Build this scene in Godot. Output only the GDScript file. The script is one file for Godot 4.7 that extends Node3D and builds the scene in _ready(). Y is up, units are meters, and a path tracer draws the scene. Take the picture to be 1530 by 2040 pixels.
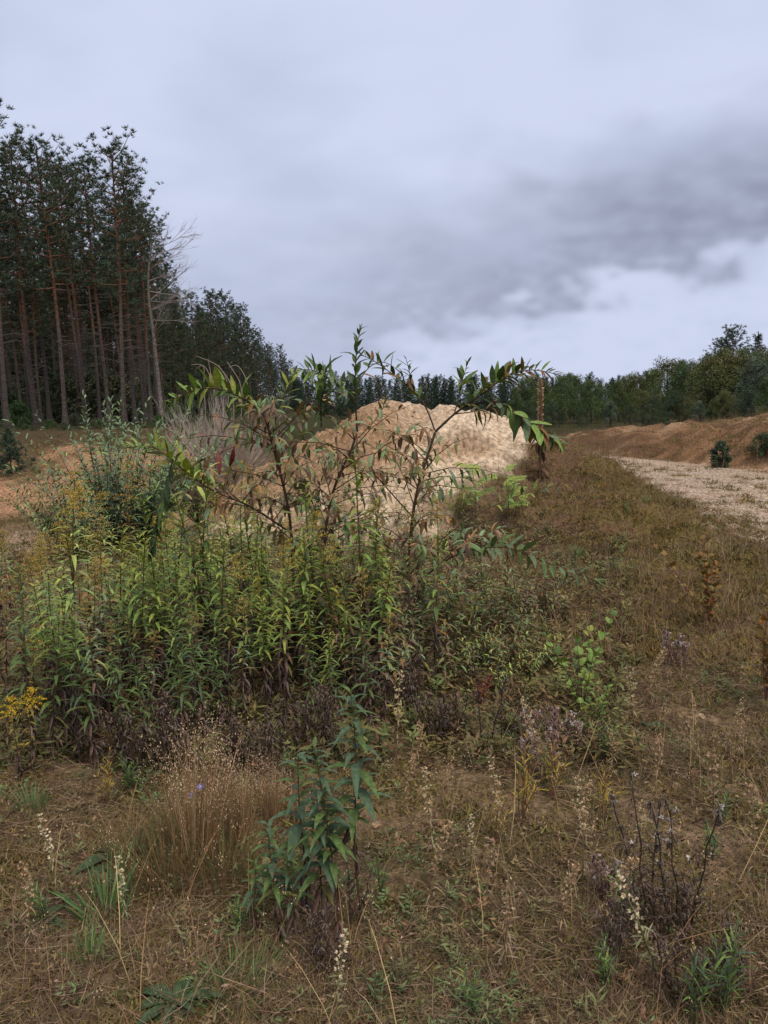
extends Node3D

# ---------------------------------------------------------------- helpers
class MB:
	var v := PackedVector3Array()
	var n := PackedVector3Array()
	var c := PackedColorArray()
	var i := PackedInt32Array()
	func vert(p: Vector3, nn: Vector3, col: Color) -> int:
		v.push_back(p); n.push_back(nn); c.push_back(col)
		return v.size() - 1
	func tri(a: Vector3, b: Vector3, d: Vector3, col: Color) -> void:
		var nn := (d - a).cross(b - a).normalized()
		var s := v.size()
		v.push_back(a); v.push_back(b); v.push_back(d)
		n.push_back(nn); n.push_back(nn); n.push_back(nn)
		c.push_back(col); c.push_back(col); c.push_back(col)
		i.push_back(s); i.push_back(s + 1); i.push_back(s + 2)
	func blade(p: Vector3, d: Vector3, side: Vector3, col: Color) -> void:
		tri(p - side, p + d, p + side, col)
	func diamond(p: Vector3, d: Vector3, side: Vector3, col: Color) -> void:
		var s := v.size()
		var nn := side.cross(d).normalized()
		v.push_back(p); v.push_back(p + d * 0.45 + side); v.push_back(p + d); v.push_back(p + d * 0.45 - side)
		for k in 4:
			n.push_back(nn); c.push_back(col)
		i.push_back(s); i.push_back(s + 2); i.push_back(s + 1); i.push_back(s); i.push_back(s + 3); i.push_back(s + 2)
	func tube(pts: PackedVector3Array, r0: float, r1: float, sides: int, c0: Color, c1: Color) -> void:
		var m := pts.size()
		var prev := Vector3.ZERO
		var s0 := v.size()
		for k in m:
			var t := (pts[mini(k + 1, m - 1)] - pts[maxi(k - 1, 0)]).normalized()
			if prev == Vector3.ZERO:
				prev = t.cross(Vector3(0.31, 0.2, 0.93)).normalized()
			prev = (prev - t * prev.dot(t)).normalized()
			var w := t.cross(prev)
			var f := float(k) / (m - 1)
			var r := lerpf(r0, r1, f)
			var col := c0.lerp(c1, f)
			for q in sides:
				var a := TAU * q / sides
				var o := prev * cos(a) + w * sin(a)
				v.push_back(pts[k] + o * r); n.push_back(o); c.push_back(col)
		for k in m - 1:
			for q in sides:
				var a := s0 + k * sides + q
				var b := s0 + k * sides + (q + 1) % sides
				i.push_back(a); i.push_back(a + sides); i.push_back(b)
				i.push_back(b); i.push_back(a + sides); i.push_back(b + sides)
	func leaf(p: Vector3, d: Vector3, up: Vector3, ln: float, wd: float, droop: float, col: Color) -> void:
		# small folded leaf of three cross lines
		var z := (up - d * up.dot(d)).normalized()
		var x := d.cross(z)
		var q1 := p + d * ln * 0.32 - z * droop * ln * 0.1
		var q2 := p + d * ln * 0.68 - z * droop * ln * 0.45
		var q3 := p + d * ln * 0.93 - z * droop * ln
		var e1 := x * wd * 0.5 + z * wd * 0.12
		var f1 := -x * wd * 0.5 + z * wd * 0.12
		var b := col.lightened(0.06)
		tri(p, q1, q1 + e1, col); tri(p, q1 + f1, q1, b)
		tri(q1, q2, q2 + e1 * 0.8, col); tri(q1, q2 + e1 * 0.8, q1 + e1, col)
		tri(q1, q2 + f1 * 0.8, q2, b); tri(q1, q1 + f1, q2 + f1 * 0.8, b)
		tri(q2, q3, q2 + e1 * 0.8, col); tri(q2, q2 + f1 * 0.8, q3, b)
	func mesh(mat: Material) -> ArrayMesh:
		var a := []
		a.resize(Mesh.ARRAY_MAX)
		a[Mesh.ARRAY_VERTEX] = v; a[Mesh.ARRAY_NORMAL] = n; a[Mesh.ARRAY_COLOR] = c; a[Mesh.ARRAY_INDEX] = i
		var m := ArrayMesh.new()
		if v.size() == 0:
			return m
		m.add_surface_from_arrays(Mesh.PRIMITIVE_TRIANGLES, a)
		m.surface_set_material(0, mat)
		return m

const F := 1541.0
const CAM := Vector3(0, 1.6, 0)
var rng := RandomNumberGenerator.new()
var cam_basis: Basis
var taken := {}
var nz := FastNoiseLite.new()
var nf := FastNoiseLite.new()
var M := {}

func R(a: float, b: float) -> float:
	return rng.randf_range(a, b)

func L(r: float, g: float, b: float) -> Color:
	return Color(r, g, b)

func vary(c: Color, s: float) -> Color:
	var k := 1.0 + R(-s, s)
	return Color(c.r * k * (1.0 + R(-s, s) * 0.4), c.g * k * (1.0 + R(-s, s) * 0.25), c.b * k)

func pick(a: Array) -> Variant:
	return a[rng.randi() % a.size()]

func numbered(nm: String) -> String:
	if not taken.has(nm):
		taken[nm] = 0
		return nm
	taken[nm] += 1
	return "%s_%03d" % [nm, taken[nm]]

func thing(nm: String, at: Vector3, label := "", category := "", group := "") -> Node3D:
	var o := Node3D.new()
	o.name = numbered(nm)
	o.position = at
	add_child(o)
	tag(o, label, category, group)
	return o

func tag(o: Node3D, label: String, category: String, group := "") -> void:
	if label: o.set_meta("label", label)
	if category: o.set_meta("category", category)
	if group: o.set_meta("group", group)

func part(nm: String, mesh: Mesh, parent: Node3D, at := Transform3D.IDENTITY, mat: Material = null) -> MeshInstance3D:
	var o := MeshInstance3D.new()
	o.name = nm
	o.mesh = mesh
	o.transform = at
	if mat: o.material_override = mat
	parent.add_child(o, true)
	return o

func stuff(o: Node3D) -> Node3D:
	o.set_meta("kind", "stuff")
	return o

func place_copy(proto: Node3D, at: Vector3, turn: float, scale: float, lean_x := 0.0, lean_z := 0.0) -> Node3D:
	var o: Node3D
	if proto.has_meta("used"):
		o = proto.duplicate()
		o.name = numbered(proto.get_meta("base"))
	else:
		proto.set_meta("used", 1)
		proto.set_meta("base", str(proto.name).rstrip("0123456789_"))
		o = proto
		o.name = numbered(proto.get_meta("base"))
	if o.get_parent() == null:
		add_child(o)
	o.transform = Transform3D(Basis(Vector3(0, 0, 1), lean_z) * Basis(Vector3(1, 0, 0), lean_x) * Basis(Vector3.UP, turn).scaled(Vector3.ONE * scale), at)
	return o

func proto(nm: String) -> Node3D:
	var o := Node3D.new()
	o.name = nm
	return o

func P(x: float, y: float, d: float) -> Vector3:   # the point d metres ahead that the photograph shows at x, y
	var r := cam_basis * Vector3((x - 765.0) / F, -(y - 1020.0) / F, -1.0)
	return CAM + r * (d / -r.z)

func G(x: float, y: float) -> Vector3:             # the point of the ground at x, y of the photograph
	var d := 1.2
	while d < 120.0:
		var p := P(x, y, d)
		if p.y < height(p.x, p.z):
			return Vector3(p.x, height(p.x, p.z), p.z)
		d += 0.03 + d * 0.002
	var q := P(x, y, 120.0)
	return Vector3(q.x, height(q.x, q.z), q.z)

func S(p: Vector3) -> Vector2:
	var q := cam_basis.inverse() * (p - CAM)
	return Vector2(765.0 + F * q.x / -q.z, 1020.0 - F * q.y / -q.z)

func on_ground(p: Vector3) -> Vector3:
	return Vector3(p.x, height(p.x, p.z), p.z)

func spline(pts: PackedVector3Array, per: int) -> PackedVector3Array:
	var o := PackedVector3Array()
	var m := pts.size()
	for k in m - 1:
		var a := pts[maxi(k - 1, 0)]
		var b := pts[k]
		var c := pts[k + 1]
		var d := pts[mini(k + 2, m - 1)]
		for q in per:
			o.push_back(b.cubic_interpolate(c, a, d, float(q) / per))
	o.push_back(pts[m - 1])
	return o

func pixels(a: Array, d := 0.0) -> PackedVector3Array:   # [x, y, depth, ...] of the photograph, or [x, y, ...] all at depth d
	var o := PackedVector3Array()
	var st := 2 if d > 0.0 else 3
	for k in range(0, a.size(), st):
		o.push_back(P(a[k], a[k + 1], d if d > 0.0 else a[k + 2]))
	return o

const UNITS := ["", "first", "second", "third", "fourth", "fifth", "sixth", "seventh", "eighth", "ninth", "tenth", "eleventh", "twelfth", "thirteenth", "fourteenth", "fifteenth", "sixteenth", "seventeenth", "eighteenth", "nineteenth"]
const TENS := ["", "", "twenty", "thirty", "forty", "fifty", "sixty", "seventy", "eighty", "ninety"]
const TENTHS := ["", "", "twentieth", "thirtieth", "fortieth", "fiftieth", "sixtieth", "seventieth", "eightieth", "ninetieth"]
func ordinal(k: int) -> String:
	if k < 20: return UNITS[k]
	if k % 10 == 0: return TENTHS[k / 10]
	return TENS[k / 10] + "-" + UNITS[k % 10]

func label_row(list: Array, look: String, place: String, category: String, group: String) -> void:
	# list: [node, ...]; each label counts along the row from the left of the photograph
	list.sort_custom(func(a, b): return S(a.position).x < S(b.position).x)
	for k in list.size():
		var w: String = list[k].get_meta("look") if list[k].has_meta("look") else look
		var w2 := ("leftmost" if k == 0 else ("rightmost" if k == list.size() - 1 else ordinal(k + 1) + " from the left"))
		tag(list[k], w + ", " + w2 + " " + place, category, group)

# ---------------------------------------------------------------- the lie of the land
const CX := [-4.2, -3.2, -2.5, -2.0, -1.5, -1.0, -0.5, -0.1, 0.2, 0.45, 0.7, 1.1, 1.5, 1.9, 2.2, 2.5, 3.0, 3.6]
const CY := [0.0, 0.12, 0.32, 0.56, 0.92, 1.22, 1.46, 1.63, 1.62, 1.5, 1.48, 1.45, 1.36, 1.2, 1.06, 0.88, 0.5, 0.0]
const SP := [Vector3(2.2, 0.95, -11.0), Vector3(2.75, 0.72, -10.4), Vector3(3.2, 0.44, -9.0), Vector3(3.6, 0.2, -7.4), Vector3(4.0, 0.08, -6.0)]

func table(x: float) -> float:
	if x <= CX[0] or x >= CX[CX.size() - 1]: return 0.0
	var k := 0
	while CX[k + 1] < x: k += 1
	return lerpf(CY[k], CY[k + 1], (x - CX[k]) / (CX[k + 1] - CX[k]))

func mound(x: float, z: float) -> float:
	var c := table(x + 0.25 * nz.get_noise_2d(x * 3.0, z * 3.0))
	if c <= 0.0: return 0.0
	var dz := z + 11.0 + 0.35 * nz.get_noise_2d(x * 1.7 + 40.0, 3.0)
	var t := dz / 3.3 if dz > 0.0 else -dz / 3.6
	if t >= 1.0: return 0.0
	var s := 1.0 - t
	if dz > 0.0:   # the front: rounded crest, a bench two thirds up on the right
		s = clampf(1.0 - t * 1.02 + 0.11 * sin(t * PI) + 0.05 * sin(t * TAU * 1.5) * smoothstep(0.2, 1.2, x), 0.0, 1.0)
		s *= smoothstep(0.0, 0.12, 1.0 - t)
	else:
		s = s * s * (3.0 - 2.0 * s)
	return c * s

func spur(x: float, z: float) -> float:
	var best := 0.0
	for k in SP.size() - 1:
		var a := Vector2(SP[k].x, SP[k].z)
		var b := Vector2(SP[k + 1].x, SP[k + 1].z)
		var p := Vector2(x, z)
		var t := clampf((p - a).dot(b - a) / (b - a).length_squared(), 0.0, 1.0)
		var q := a.lerp(b, t)
		var dist := p.distance_to(q)
		var w := 1.9 if x < q.x else 0.7
		best = maxf(best, lerpf(SP[k].y, SP[k + 1].y, t) * exp(-pow(dist / w, 2.0)))
	return best

func bank_foot(x: float) -> float:
	return clampf(22.5 - (x - 5.8) * 3.0, 12.5, 24.0)

func path_mid(d: float) -> float:
	return 5.4 + clampf((d - 8.0) * 0.16, -0.6, 0.9) + 0.15 * sin(d * 0.5)

func height(x: float, z: float) -> float:
	var d := -z
	var h := 0.045 * nz.get_noise_2d(x * 6.0, z * 6.0)
	if d < 16.0:
		h += 0.05 * nz.get_noise_2d(x * 26.0 + 9.0, z * 26.0) * smoothstep(16.0, 12.0, d)
	if d > 5.0 and d < 16.0 and x > -5.0 and x < 6.5:
		var m := mound(x, z)
		if m > 0.0:
			var f := smoothstep(0.05, 0.4, m)
			m += f * (0.07 * nz.get_noise_2d(x * 14.0, z * 14.0) - 0.17 * absf(nz.get_noise_2d(x * 26.0 + z * 8.0, z * 9.0 + 7.0)) - 0.06 * absf(nz.get_noise_2d(x * 60.0, z * 30.0)) + 0.022 * sin(m * 34.0 + 5.0 * nz.get_noise_2d(x * 9.0, z * 9.0)) * smoothstep(-0.1, 0.3, nz.get_noise_2d(x * 12.0 + 5.0, z * 12.0)) + 0.04 * nz.get_noise_2d(x * 70.0, z * 70.0))
			# eroded hollow with an overhanging lip, right of the middle
			var e := Vector2((x - 0.98) / 0.5, (z + 9.95) / 0.26).length()
			m -= 0.26 * smoothstep(1.0, 0.6, e)
		var s := spur(x, z)
		if s > 0.02:
			s += (0.10 * nz.get_noise_2d(x * 9.0 + 3.0, z * 9.0) + 0.05 * nz.get_noise_2d(x * 24.0, z * 24.0)) * smoothstep(0.02, 0.3, s)
		h += maxf(m, s) + 0.12 * minf(m, s)
	# hummocks on the mossy ground at the right
	if x > 1.2 and d < 11.0 and d > 4.0:
		h += 0.13 * maxf(0.0, nz.get_noise_2d(x * 11.0 + 70.0, z * 11.0)) * smoothstep(1.2, 2.0, x) * smoothstep(5.0, 3.6, x)
	# left: the pit slope that rises to the forest floor
	var lf := smoothstep(-2.6, -5.0, x + 0.05 * (d - 12.0))
	if lf > 0.0:
		h += lf * (0.30 * smoothstep(11.2, 13.2, d + 1.4 * nz.get_noise_2d(x * 8.0, z * 3.0)) + 0.45 * smoothstep(16.0, 18.0, d + 2.0 * nz.get_noise_2d(x * 6.0 + 30.0, z * 4.0)))
		h += lf * (0.10 * nz.get_noise_2d(x * 16.0, z * 16.0) + 0.07 * absf(nz.get_noise_2d(x * 34.0, z * 20.0))) * smoothstep(10.0, 13.0, d)
	# right: the orange bank beyond the path
	if x > 3.0 and d > 12.0:
		var u := d - bank_foot(x) + 0.9 * nz.get_noise_2d(x * 5.0, z * 5.0)
		var top := 0.62 + 0.06 * clampf(x - 6.0, 0.0, 8.0) + 0.25 * exp(-pow((x - 11.2) / 1.5, 2.0))
		var bk := smoothstep(0.0, 3.4, u) * (1.0 - 0.9 * smoothstep(5.0, 20.0, u)) * smoothstep(4.5, 8.5, x)
		h += bk * (top + 0.30 * nz.get_noise_2d(x * 14.0, z * 14.0) + 0.22 * nz.get_noise_2d(x * 36.0, z * 36.0))
	# far off the ground on the right lies lower
	if d > 24.0:
		h -= 0.8 * smoothstep(24.0, 45.0, d) * smoothstep(-0.12, 0.1, x / d)
	return h

func mossy(x: float, z: float) -> float:
	return smoothstep(-0.05, 0.35, nz.get_noise_2d(x * 9.0 + 50.0, z * 9.0) + 0.5 * nz.get_noise_2d(x * 30.0, z * 30.0 + 5.0))

# what the ground is made of: colour, and which piece of the setting it belongs to
func soil(x: float, z: float) -> Array:
	var d := -z
	var n1 := nz.get_noise_2d(x * 10.0, z * 10.0 + 100.0)
	var n2 := nz.get_noise_2d(x * 45.0 + 20.0, z * 45.0) * smoothstep(34.0, 16.0, d)
	var n3 := nf.get_noise_2d(x * 90.0, z * 90.0) * smoothstep(16.0, 11.0, d)
	var c := L(0.175, 0.120, 0.070).lerp(L(0.125, 0.105, 0.042), smoothstep(-0.3, 0.4, n1))
	c = c.lerp(L(0.31, 0.21, 0.135), smoothstep(0.1, 0.5, n2 * 0.6 + n1 * 0.6 + 0.3 * nz.get_noise_2d(x * 4.0, z * 4.0 + 33.0)) * 0.8)
	c = c.lerp(L(0.085, 0.052, 0.034), smoothstep(0.1, 0.45, n3 * 0.7 - n1 * 0.3) * 0.6)
	var bare := smoothstep(0.12, 0.42, nz.get_noise_2d(x * 13.0 + 200.0, d * 13.0) + 0.4 * nz.get_noise_2d(x * 40.0, d * 40.0 + 90.0))
	c = c.lerp(L(0.35, 0.235, 0.15), bare * 0.6)
	var kind := 0
	var right := smoothstep(1.2, 2.2, x) * smoothstep(4.4, 5.4, d) * smoothstep(11.5, 10.0, d)
	if right > 0.0:
		c = c.lerp(L(0.145, 0.11, 0.030).lerp(L(0.185, 0.108, 0.062), smoothstep(0.1, -0.3, n1 + n2 * 0.5)), right * 0.8)
	# sand on the mound
	if d > 5.0 and d < 16.0 and x > -4.5 and x < 4.0:
		var m := mound(x, z)
		var s := spur(x, z)
		var sand := smoothstep(0.06, 0.22, m + 0.1 * n2) * smoothstep(0.25, -0.15, x - lerpf(0.55, 2.6, clampf((-8.5 - z) / 2.6, 0.0, 1.0)) + 0.35 * n2 + 0.3 * n1)
		if sand > 0.0:
			var sc := L(0.62, 0.49, 0.355).lerp(L(0.50, 0.38, 0.262), smoothstep(-0.2, 0.4, n2 + n3 * 0.4))
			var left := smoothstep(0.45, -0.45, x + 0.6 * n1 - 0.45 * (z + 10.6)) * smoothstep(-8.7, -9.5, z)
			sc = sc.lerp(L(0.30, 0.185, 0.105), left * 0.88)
			var streak := smoothstep(0.05, 0.4, nz.get_noise_2d(x * 7.0 + z * 6.0, z * 2.5 + 11.0) + 0.4 * n3)
			sc = sc.lerp(L(0.33, 0.205, 0.118), streak * 0.65 * smoothstep(1.4, 0.0, x))
			var hollow := Vector2((x - 0.98) / 0.6, (z + 9.9) / 0.35).length()
			sc = sc.lerp(L(0.46, 0.31, 0.19), smoothstep(1.1, 0.6, hollow) * 0.8)
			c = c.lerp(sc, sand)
			if sand > 0.4: kind = 1
	# trodden sand under and left of the mound
	var flat := smoothstep(0.1, 0.4, nz.get_noise_2d(x * 3.5 + 12.0, z * 3.5 + 8.0) + 0.35 * n2) * smoothstep(5.6, 7.5, d) * smoothstep(13.0, 10.5, d) * smoothstep(1.2, 0.0, x)
	c = c.lerp(L(0.50, 0.36, 0.25), flat * 0.85)
	# the path
	var pd := absf(x - path_mid(d)) + 0.9 * n1 + 0.8 * n2 + 0.5 * n3
	var half := 1.5 + 0.5 * smoothstep(9.0, 14.0, d) - 0.3 * smoothstep(18.0, 23.0, d)
	var pw := smoothstep(half + 0.6, half - 0.5, pd) * smoothstep(3.0, 6.0, d) * smoothstep(25.0, 22.0, d)
	if pw > 0.0:
		c = c.lerp(L(0.43, 0.335, 0.255).lerp(L(0.34, 0.245, 0.17), smoothstep(-0.1, 0.5, n2)), pw)
		if pw > 0.5: kind = 2
	# the right bank
	if x > 3.5 and d > 12.0:
		var u := d - bank_foot(x) + 0.9 * nz.get_noise_2d(x * 5.0, z * 5.0)
		var b := smoothstep(-0.6, 0.4, u) * smoothstep(14.0, 6.0, u) * smoothstep(4.0, 6.5, x)
		if b > 0.0:
			var bc := L(0.34, 0.195, 0.105).lerp(L(0.15, 0.09, 0.052), smoothstep(-0.25, 0.25, n2 + 0.6 * nz.get_noise_2d(x * 9.0, 2.0)))
			bc = bc.lerp(L(0.46, 0.30, 0.18), smoothstep(0.2, 0.5, n1 + n3 * 0.3))
			c = c.lerp(bc, b)
			if b > 0.5: kind = 3
	# the left slope
	var lf := smoothstep(-3.0, -4.6, x + 0.05 * (d - 12.0)) * smoothstep(10.5, 12.0, d) * smoothstep(26.0, 22.0, d)
	if lf > 0.0:
		var sc := L(0.46, 0.265, 0.155).lerp(L(0.17, 0.12, 0.06), smoothstep(0.08, 0.42, nz.get_noise_2d(x * 7.0, z * 4.0 + 60.0) + 0.4 * n2))
		c = c.lerp(sc, lf)
		if lf > 0.5: kind = 4
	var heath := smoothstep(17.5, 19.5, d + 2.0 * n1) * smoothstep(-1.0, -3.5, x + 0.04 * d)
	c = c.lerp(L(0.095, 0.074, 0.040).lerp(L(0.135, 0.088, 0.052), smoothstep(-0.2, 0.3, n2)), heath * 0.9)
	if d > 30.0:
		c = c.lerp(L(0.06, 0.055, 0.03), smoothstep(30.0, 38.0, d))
	return [c, kind]

# ---------------------------------------------------------------- materials
func noise_tex(freq: float, lo: float, hi: float, sd: int, oct := 5, size := 512) -> NoiseTexture2D:
	var n := FastNoiseLite.new()
	n.seed = sd
	n.noise_type = FastNoiseLite.TYPE_SIMPLEX_SMOOTH
	n.frequency = freq
	n.fractal_octaves = oct
	n.fractal_gain = 0.62
	var t := NoiseTexture2D.new()
	t.width = size; t.height = size
	t.seamless = true
	t.noise = n
	var g := Gradient.new()
	g.set_color(0, Color(lo, lo, lo)); g.set_color(1, Color(hi, hi, hi))
	g.set_offset(0, 0.2); g.set_offset(1, 0.8)
	t.color_ramp = g
	return t

func mat(nm: String, col: Color, rough := 0.85, back := 0.0) -> StandardMaterial3D:   # col: linear
	var m := StandardMaterial3D.new()
	m.albedo_color = col.linear_to_srgb()
	m.roughness = rough
	m.vertex_color_use_as_albedo = true
	m.cull_mode = BaseMaterial3D.CULL_DISABLED
	m.metallic_specular = 0.35
	if back > 0.0:
		m.backlight_enabled = true
		m.backlight = Color(back, back, back * 0.6)
	M[nm] = m
	return m

func make_materials() -> void:
	var fine := noise_tex(0.018, 0.58, 1.12, 3, 6, 1024)
	var fine_h := noise_tex(0.03, 0.0, 1.0, 5, 6, 1024)
	for nm in ["soil", "sand"]:
		var g := mat(nm, L(1.25, 1.25, 1.25), 0.96)
		g.albedo_color = Color(1, 1, 1)
		g.albedo_texture = fine
		g.uv1_triplanar = true
		g.uv1_world_triplanar = true
		g.uv1_scale = Vector3.ONE * (0.9 if nm == "soil" else 0.7)
		g.heightmap_enabled = true
		g.heightmap_texture = fine_h
		g.heightmap_scale = 2.0 if nm == "soil" else 0.35
		g.metallic_specular = 0.1
	var mott := noise_tex(0.02, 0.72, 1.0, 8, 4, 256)
	# leaves: colour of the leaf itself
	var pal := {
		"fresh": L(0.215, 0.325, 0.072), "green": L(0.105, 0.170, 0.048), "grey_green": L(0.140, 0.200, 0.098), "deep": L(0.055, 0.095, 0.040), "blue_green": L(0.088, 0.142, 0.078),
		"lime": L(0.31, 0.365, 0.070), "olive": L(0.185, 0.170, 0.050), "yellow": L(0.44, 0.31, 0.045), "rust": L(0.25, 0.125, 0.040), "brown": L(0.165, 0.092, 0.050), "dark_brown": L(0.070, 0.040, 0.028),
		"red": L(0.20, 0.045, 0.036), "amber": L(0.26, 0.165, 0.042), "orange": L(0.42, 0.17, 0.035),
	}
	PAL = pal
	for k in pal:
		var m := mat(k, pal[k], 0.62, 0.6)
		m.albedo_texture = mott
		m.uv1_triplanar = true
		m.uv1_world_triplanar = true
		m.uv1_scale = Vector3.ONE * 9.0
	mat("plant", L(1, 1, 1), 0.75, 0.5)      # colour from the vertices
	mat("cover", L(1, 1, 1), 0.85)
	mat("twig", L(1, 1, 1), 0.9)
	mat("needles", L(1, 1, 1), 0.8, 0.15)
	var bark := mat("bark", L(1, 1, 1), 0.95)
	bark.albedo_texture = noise_tex(0.03, 0.5, 1.0, 21, 4, 256)
	bark.uv1_triplanar = true
	bark.uv1_scale = Vector3(2.2, 0.7, 2.2)
	bark.heightmap_enabled = true
	bark.heightmap_texture = bark.albedo_texture
	bark.heightmap_scale = 4.0

# leaf shapes, one metre long along +y, face towards +z
var LEAF := {}
var PAL := {}
func unit_leaf(ratio: float, droop: float, fold: float, wide_at: float, wave: float) -> ArrayMesh:
	var mb := MB.new()
	var ts := [0.0, 0.12, 0.32, 0.55, 0.78, 1.0]
	var id := []
	for k in ts.size():
		var t: float = ts[k]
		var a := pow(t, wide_at)
		var w := ratio * 0.5 * pow(sin(PI * clampf(a, 0.0, 1.0)), 0.85) if k > 0 and k < 5 else 0.012
		var y := t * (1.0 - 0.28 * droop * t)
		var z := -droop * t * t * 0.75
		var wv := wave * sin(t * 9.0)
		var sl := Vector3(0, 1.0, -1.5 * droop * t).normalized()
		var nn := Vector3(0, -sl.z, sl.y)
		id.append([
			mb.vert(Vector3(-w, y, z + fold * w + wv), (nn + Vector3(fold, 0, 0)).normalized(), Color(0.95, 0.95, 0.95)),
			mb.vert(Vector3(0, y, z), nn, Color(1.18, 1.15, 1.1)),
			mb.vert(Vector3(w, y, z + fold * w - wv), (nn - Vector3(fold, 0, 0)).normalized(), Color(1, 1, 1))])
	for k in ts.size() - 1:
		for q in 2:
			var a = id[k][q]
			var b = id[k][q + 1]
			var c = id[k + 1][q]
			var d = id[k + 1][q + 1]
			mb.i.append_array(PackedInt32Array([a, c, b, b, c, d]))
	return mb.mesh(M.green)

func make_leaves() -> void:
	LEAF.willow = [unit_leaf(0.27, 0.22, 0.35, 0.85, 0.0), unit_leaf(0.23, 0.5, 0.5, 0.8, 0.012), unit_leaf(0.30, 0.05, 0.25, 0.9, 0.01), unit_leaf(0.2, 0.75, 0.7, 0.9, 0.02)]
	LEAF.goldenrod = [unit_leaf(0.18, 0.45, 0.3, 0.8, 0.0), unit_leaf(0.20, 0.75, 0.35, 0.8, 0.01), unit_leaf(0.17, 0.2, 0.3, 0.8, 0.005), unit_leaf(0.17, 1.0, 0.4, 0.8, 0.012)]
	LEAF.broad = [unit_leaf(0.26, 0.7, 0.35, 0.75, 0.01), unit_leaf(0.29, 1.15, 0.35, 0.75, 0.016), unit_leaf(0.25, 0.45, 0.4, 0.75, 0.008), unit_leaf(0.27, 0.95, 0.5, 0.75, 0.02)]
	LEAF.round = [unit_leaf(0.85, 0.15, 0.2, 0.7, 0.01), unit_leaf(0.78, 0.4, 0.3, 0.72, 0.03)]
	LEAF.narrow = [unit_leaf(0.12, 0.25, 0.5, 0.8, 0.0), unit_leaf(0.10, 0.6, 0.5, 0.8, 0.02)]

func leaf_xf(p: Vector3, d: Vector3, up: Vector3, ln: float, wide := 1.0) -> Transform3D:
	var y := d.normalized()
	var z := up - y * up.dot(y)
	z = z.normalized() if z.length() > 0.05 else y.cross(Vector3(0.6, 0.1, 0.8)).normalized()
	var x := y.cross(z)
	return Transform3D(Basis(x * ln * wide, y * ln, z * ln), p)

# a stem or branch with its leaves as children; points in the thing's own axes
func sprig(parent: Node3D, nm: String, pts: PackedVector3Array, r0: float, r1: float, c0: Color, c1: Color, leaves: int, t0: float, ln: float, shapes: Array, mats: Array, o := {}) -> MeshInstance3D:
	var mb := MB.new()
	mb.tube(pts, r0, r1, 5, c0, c1)
	var br := part(nm, mb.mesh(M.twig), parent)
	var m := pts.size() - 1
	var ang := R(0, TAU)
	var lift: float = o.get("lift", 0.35)
	var hang: float = o.get("hang", 0.0)
	var taper: float = o.get("taper", 0.6)
	var spread: float = o.get("spread", 0.9)
	var join: MB = MB.new() if o.get("joined", false) else null
	var wide: float = o.get("wide", 0.25)
	for k in leaves:
		var t := lerpf(t0, 1.0, (k + 0.5 + R(-0.3, 0.3)) / leaves)
		var f := clampf(t, 0.0, 1.0) * m
		var q := mini(int(f), m - 1)
		var p := pts[q].lerp(pts[q + 1], f - q)
		var tn := (pts[q + 1] - pts[q]).normalized()
		ang += 2.4 + R(-0.4, 0.4)
		var a1 := tn.cross(Vector3(0.1, 1, 0.05)).normalized()
		if a1.length() < 0.5: a1 = Vector3.RIGHT
		var a2 := a1.cross(tn)
		var side := a1 * cos(ang) + a2 * sin(ang)
		var tip := smoothstep(0.85, 1.0, t)
		var d := (tn * (0.55 + tip * 0.8) + side * spread * (1.0 - tip * 0.5) + Vector3.UP * lift + Vector3.DOWN * hang * R(0.6, 1.3)).normalized()
		var sz := ln * (1.0 - taper * smoothstep(0.55, 1.05, t)) * (0.75 if t < t0 + 0.1 else 1.0) * R(0.7, 1.15)
		if join:
			join.leaf(p, d, Vector3(R(-0.4, 0.4), 1, R(-0.2, 0.5)), sz, sz * wide, R(0.1, 0.7), vary(PAL[pick(mats)], 0.22))
		else:
			part("leaf", pick(shapes), br, leaf_xf(p, d, Vector3(R(-0.4, 0.4), 1, R(-0.2, 0.5)), sz, R(0.85, 1.15)), M[pick(mats)])
	if join:
		stuff(part("leaves", join.mesh(M.plant), br))
	return br

func rel(pts: PackedVector3Array, b: Vector3) -> PackedVector3Array:
	var o := PackedVector3Array()
	for p in pts: o.push_back(p - b)
	return o

# ---------------------------------------------------------------- trees
func tuft(mb: MB, p: Vector3, out: Vector3, r: float, k: int, col: Color) -> void:
	# a spray of needles that opens outwards and upwards
	for q in k:
		var d := (out * R(0.1, 1.0) + Vector3(R(-1, 1), R(-0.35, 1.0), R(-1, 1))).normalized() * r * R(0.6, 1.15)
		var side := d.cross(Vector3(R(-1, 1), R(-1, 1), R(-1, 1))).normalized() * r * 0.075
		mb.blade(p + d * 0.12, d, side, vary(col, 0.3))

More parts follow.
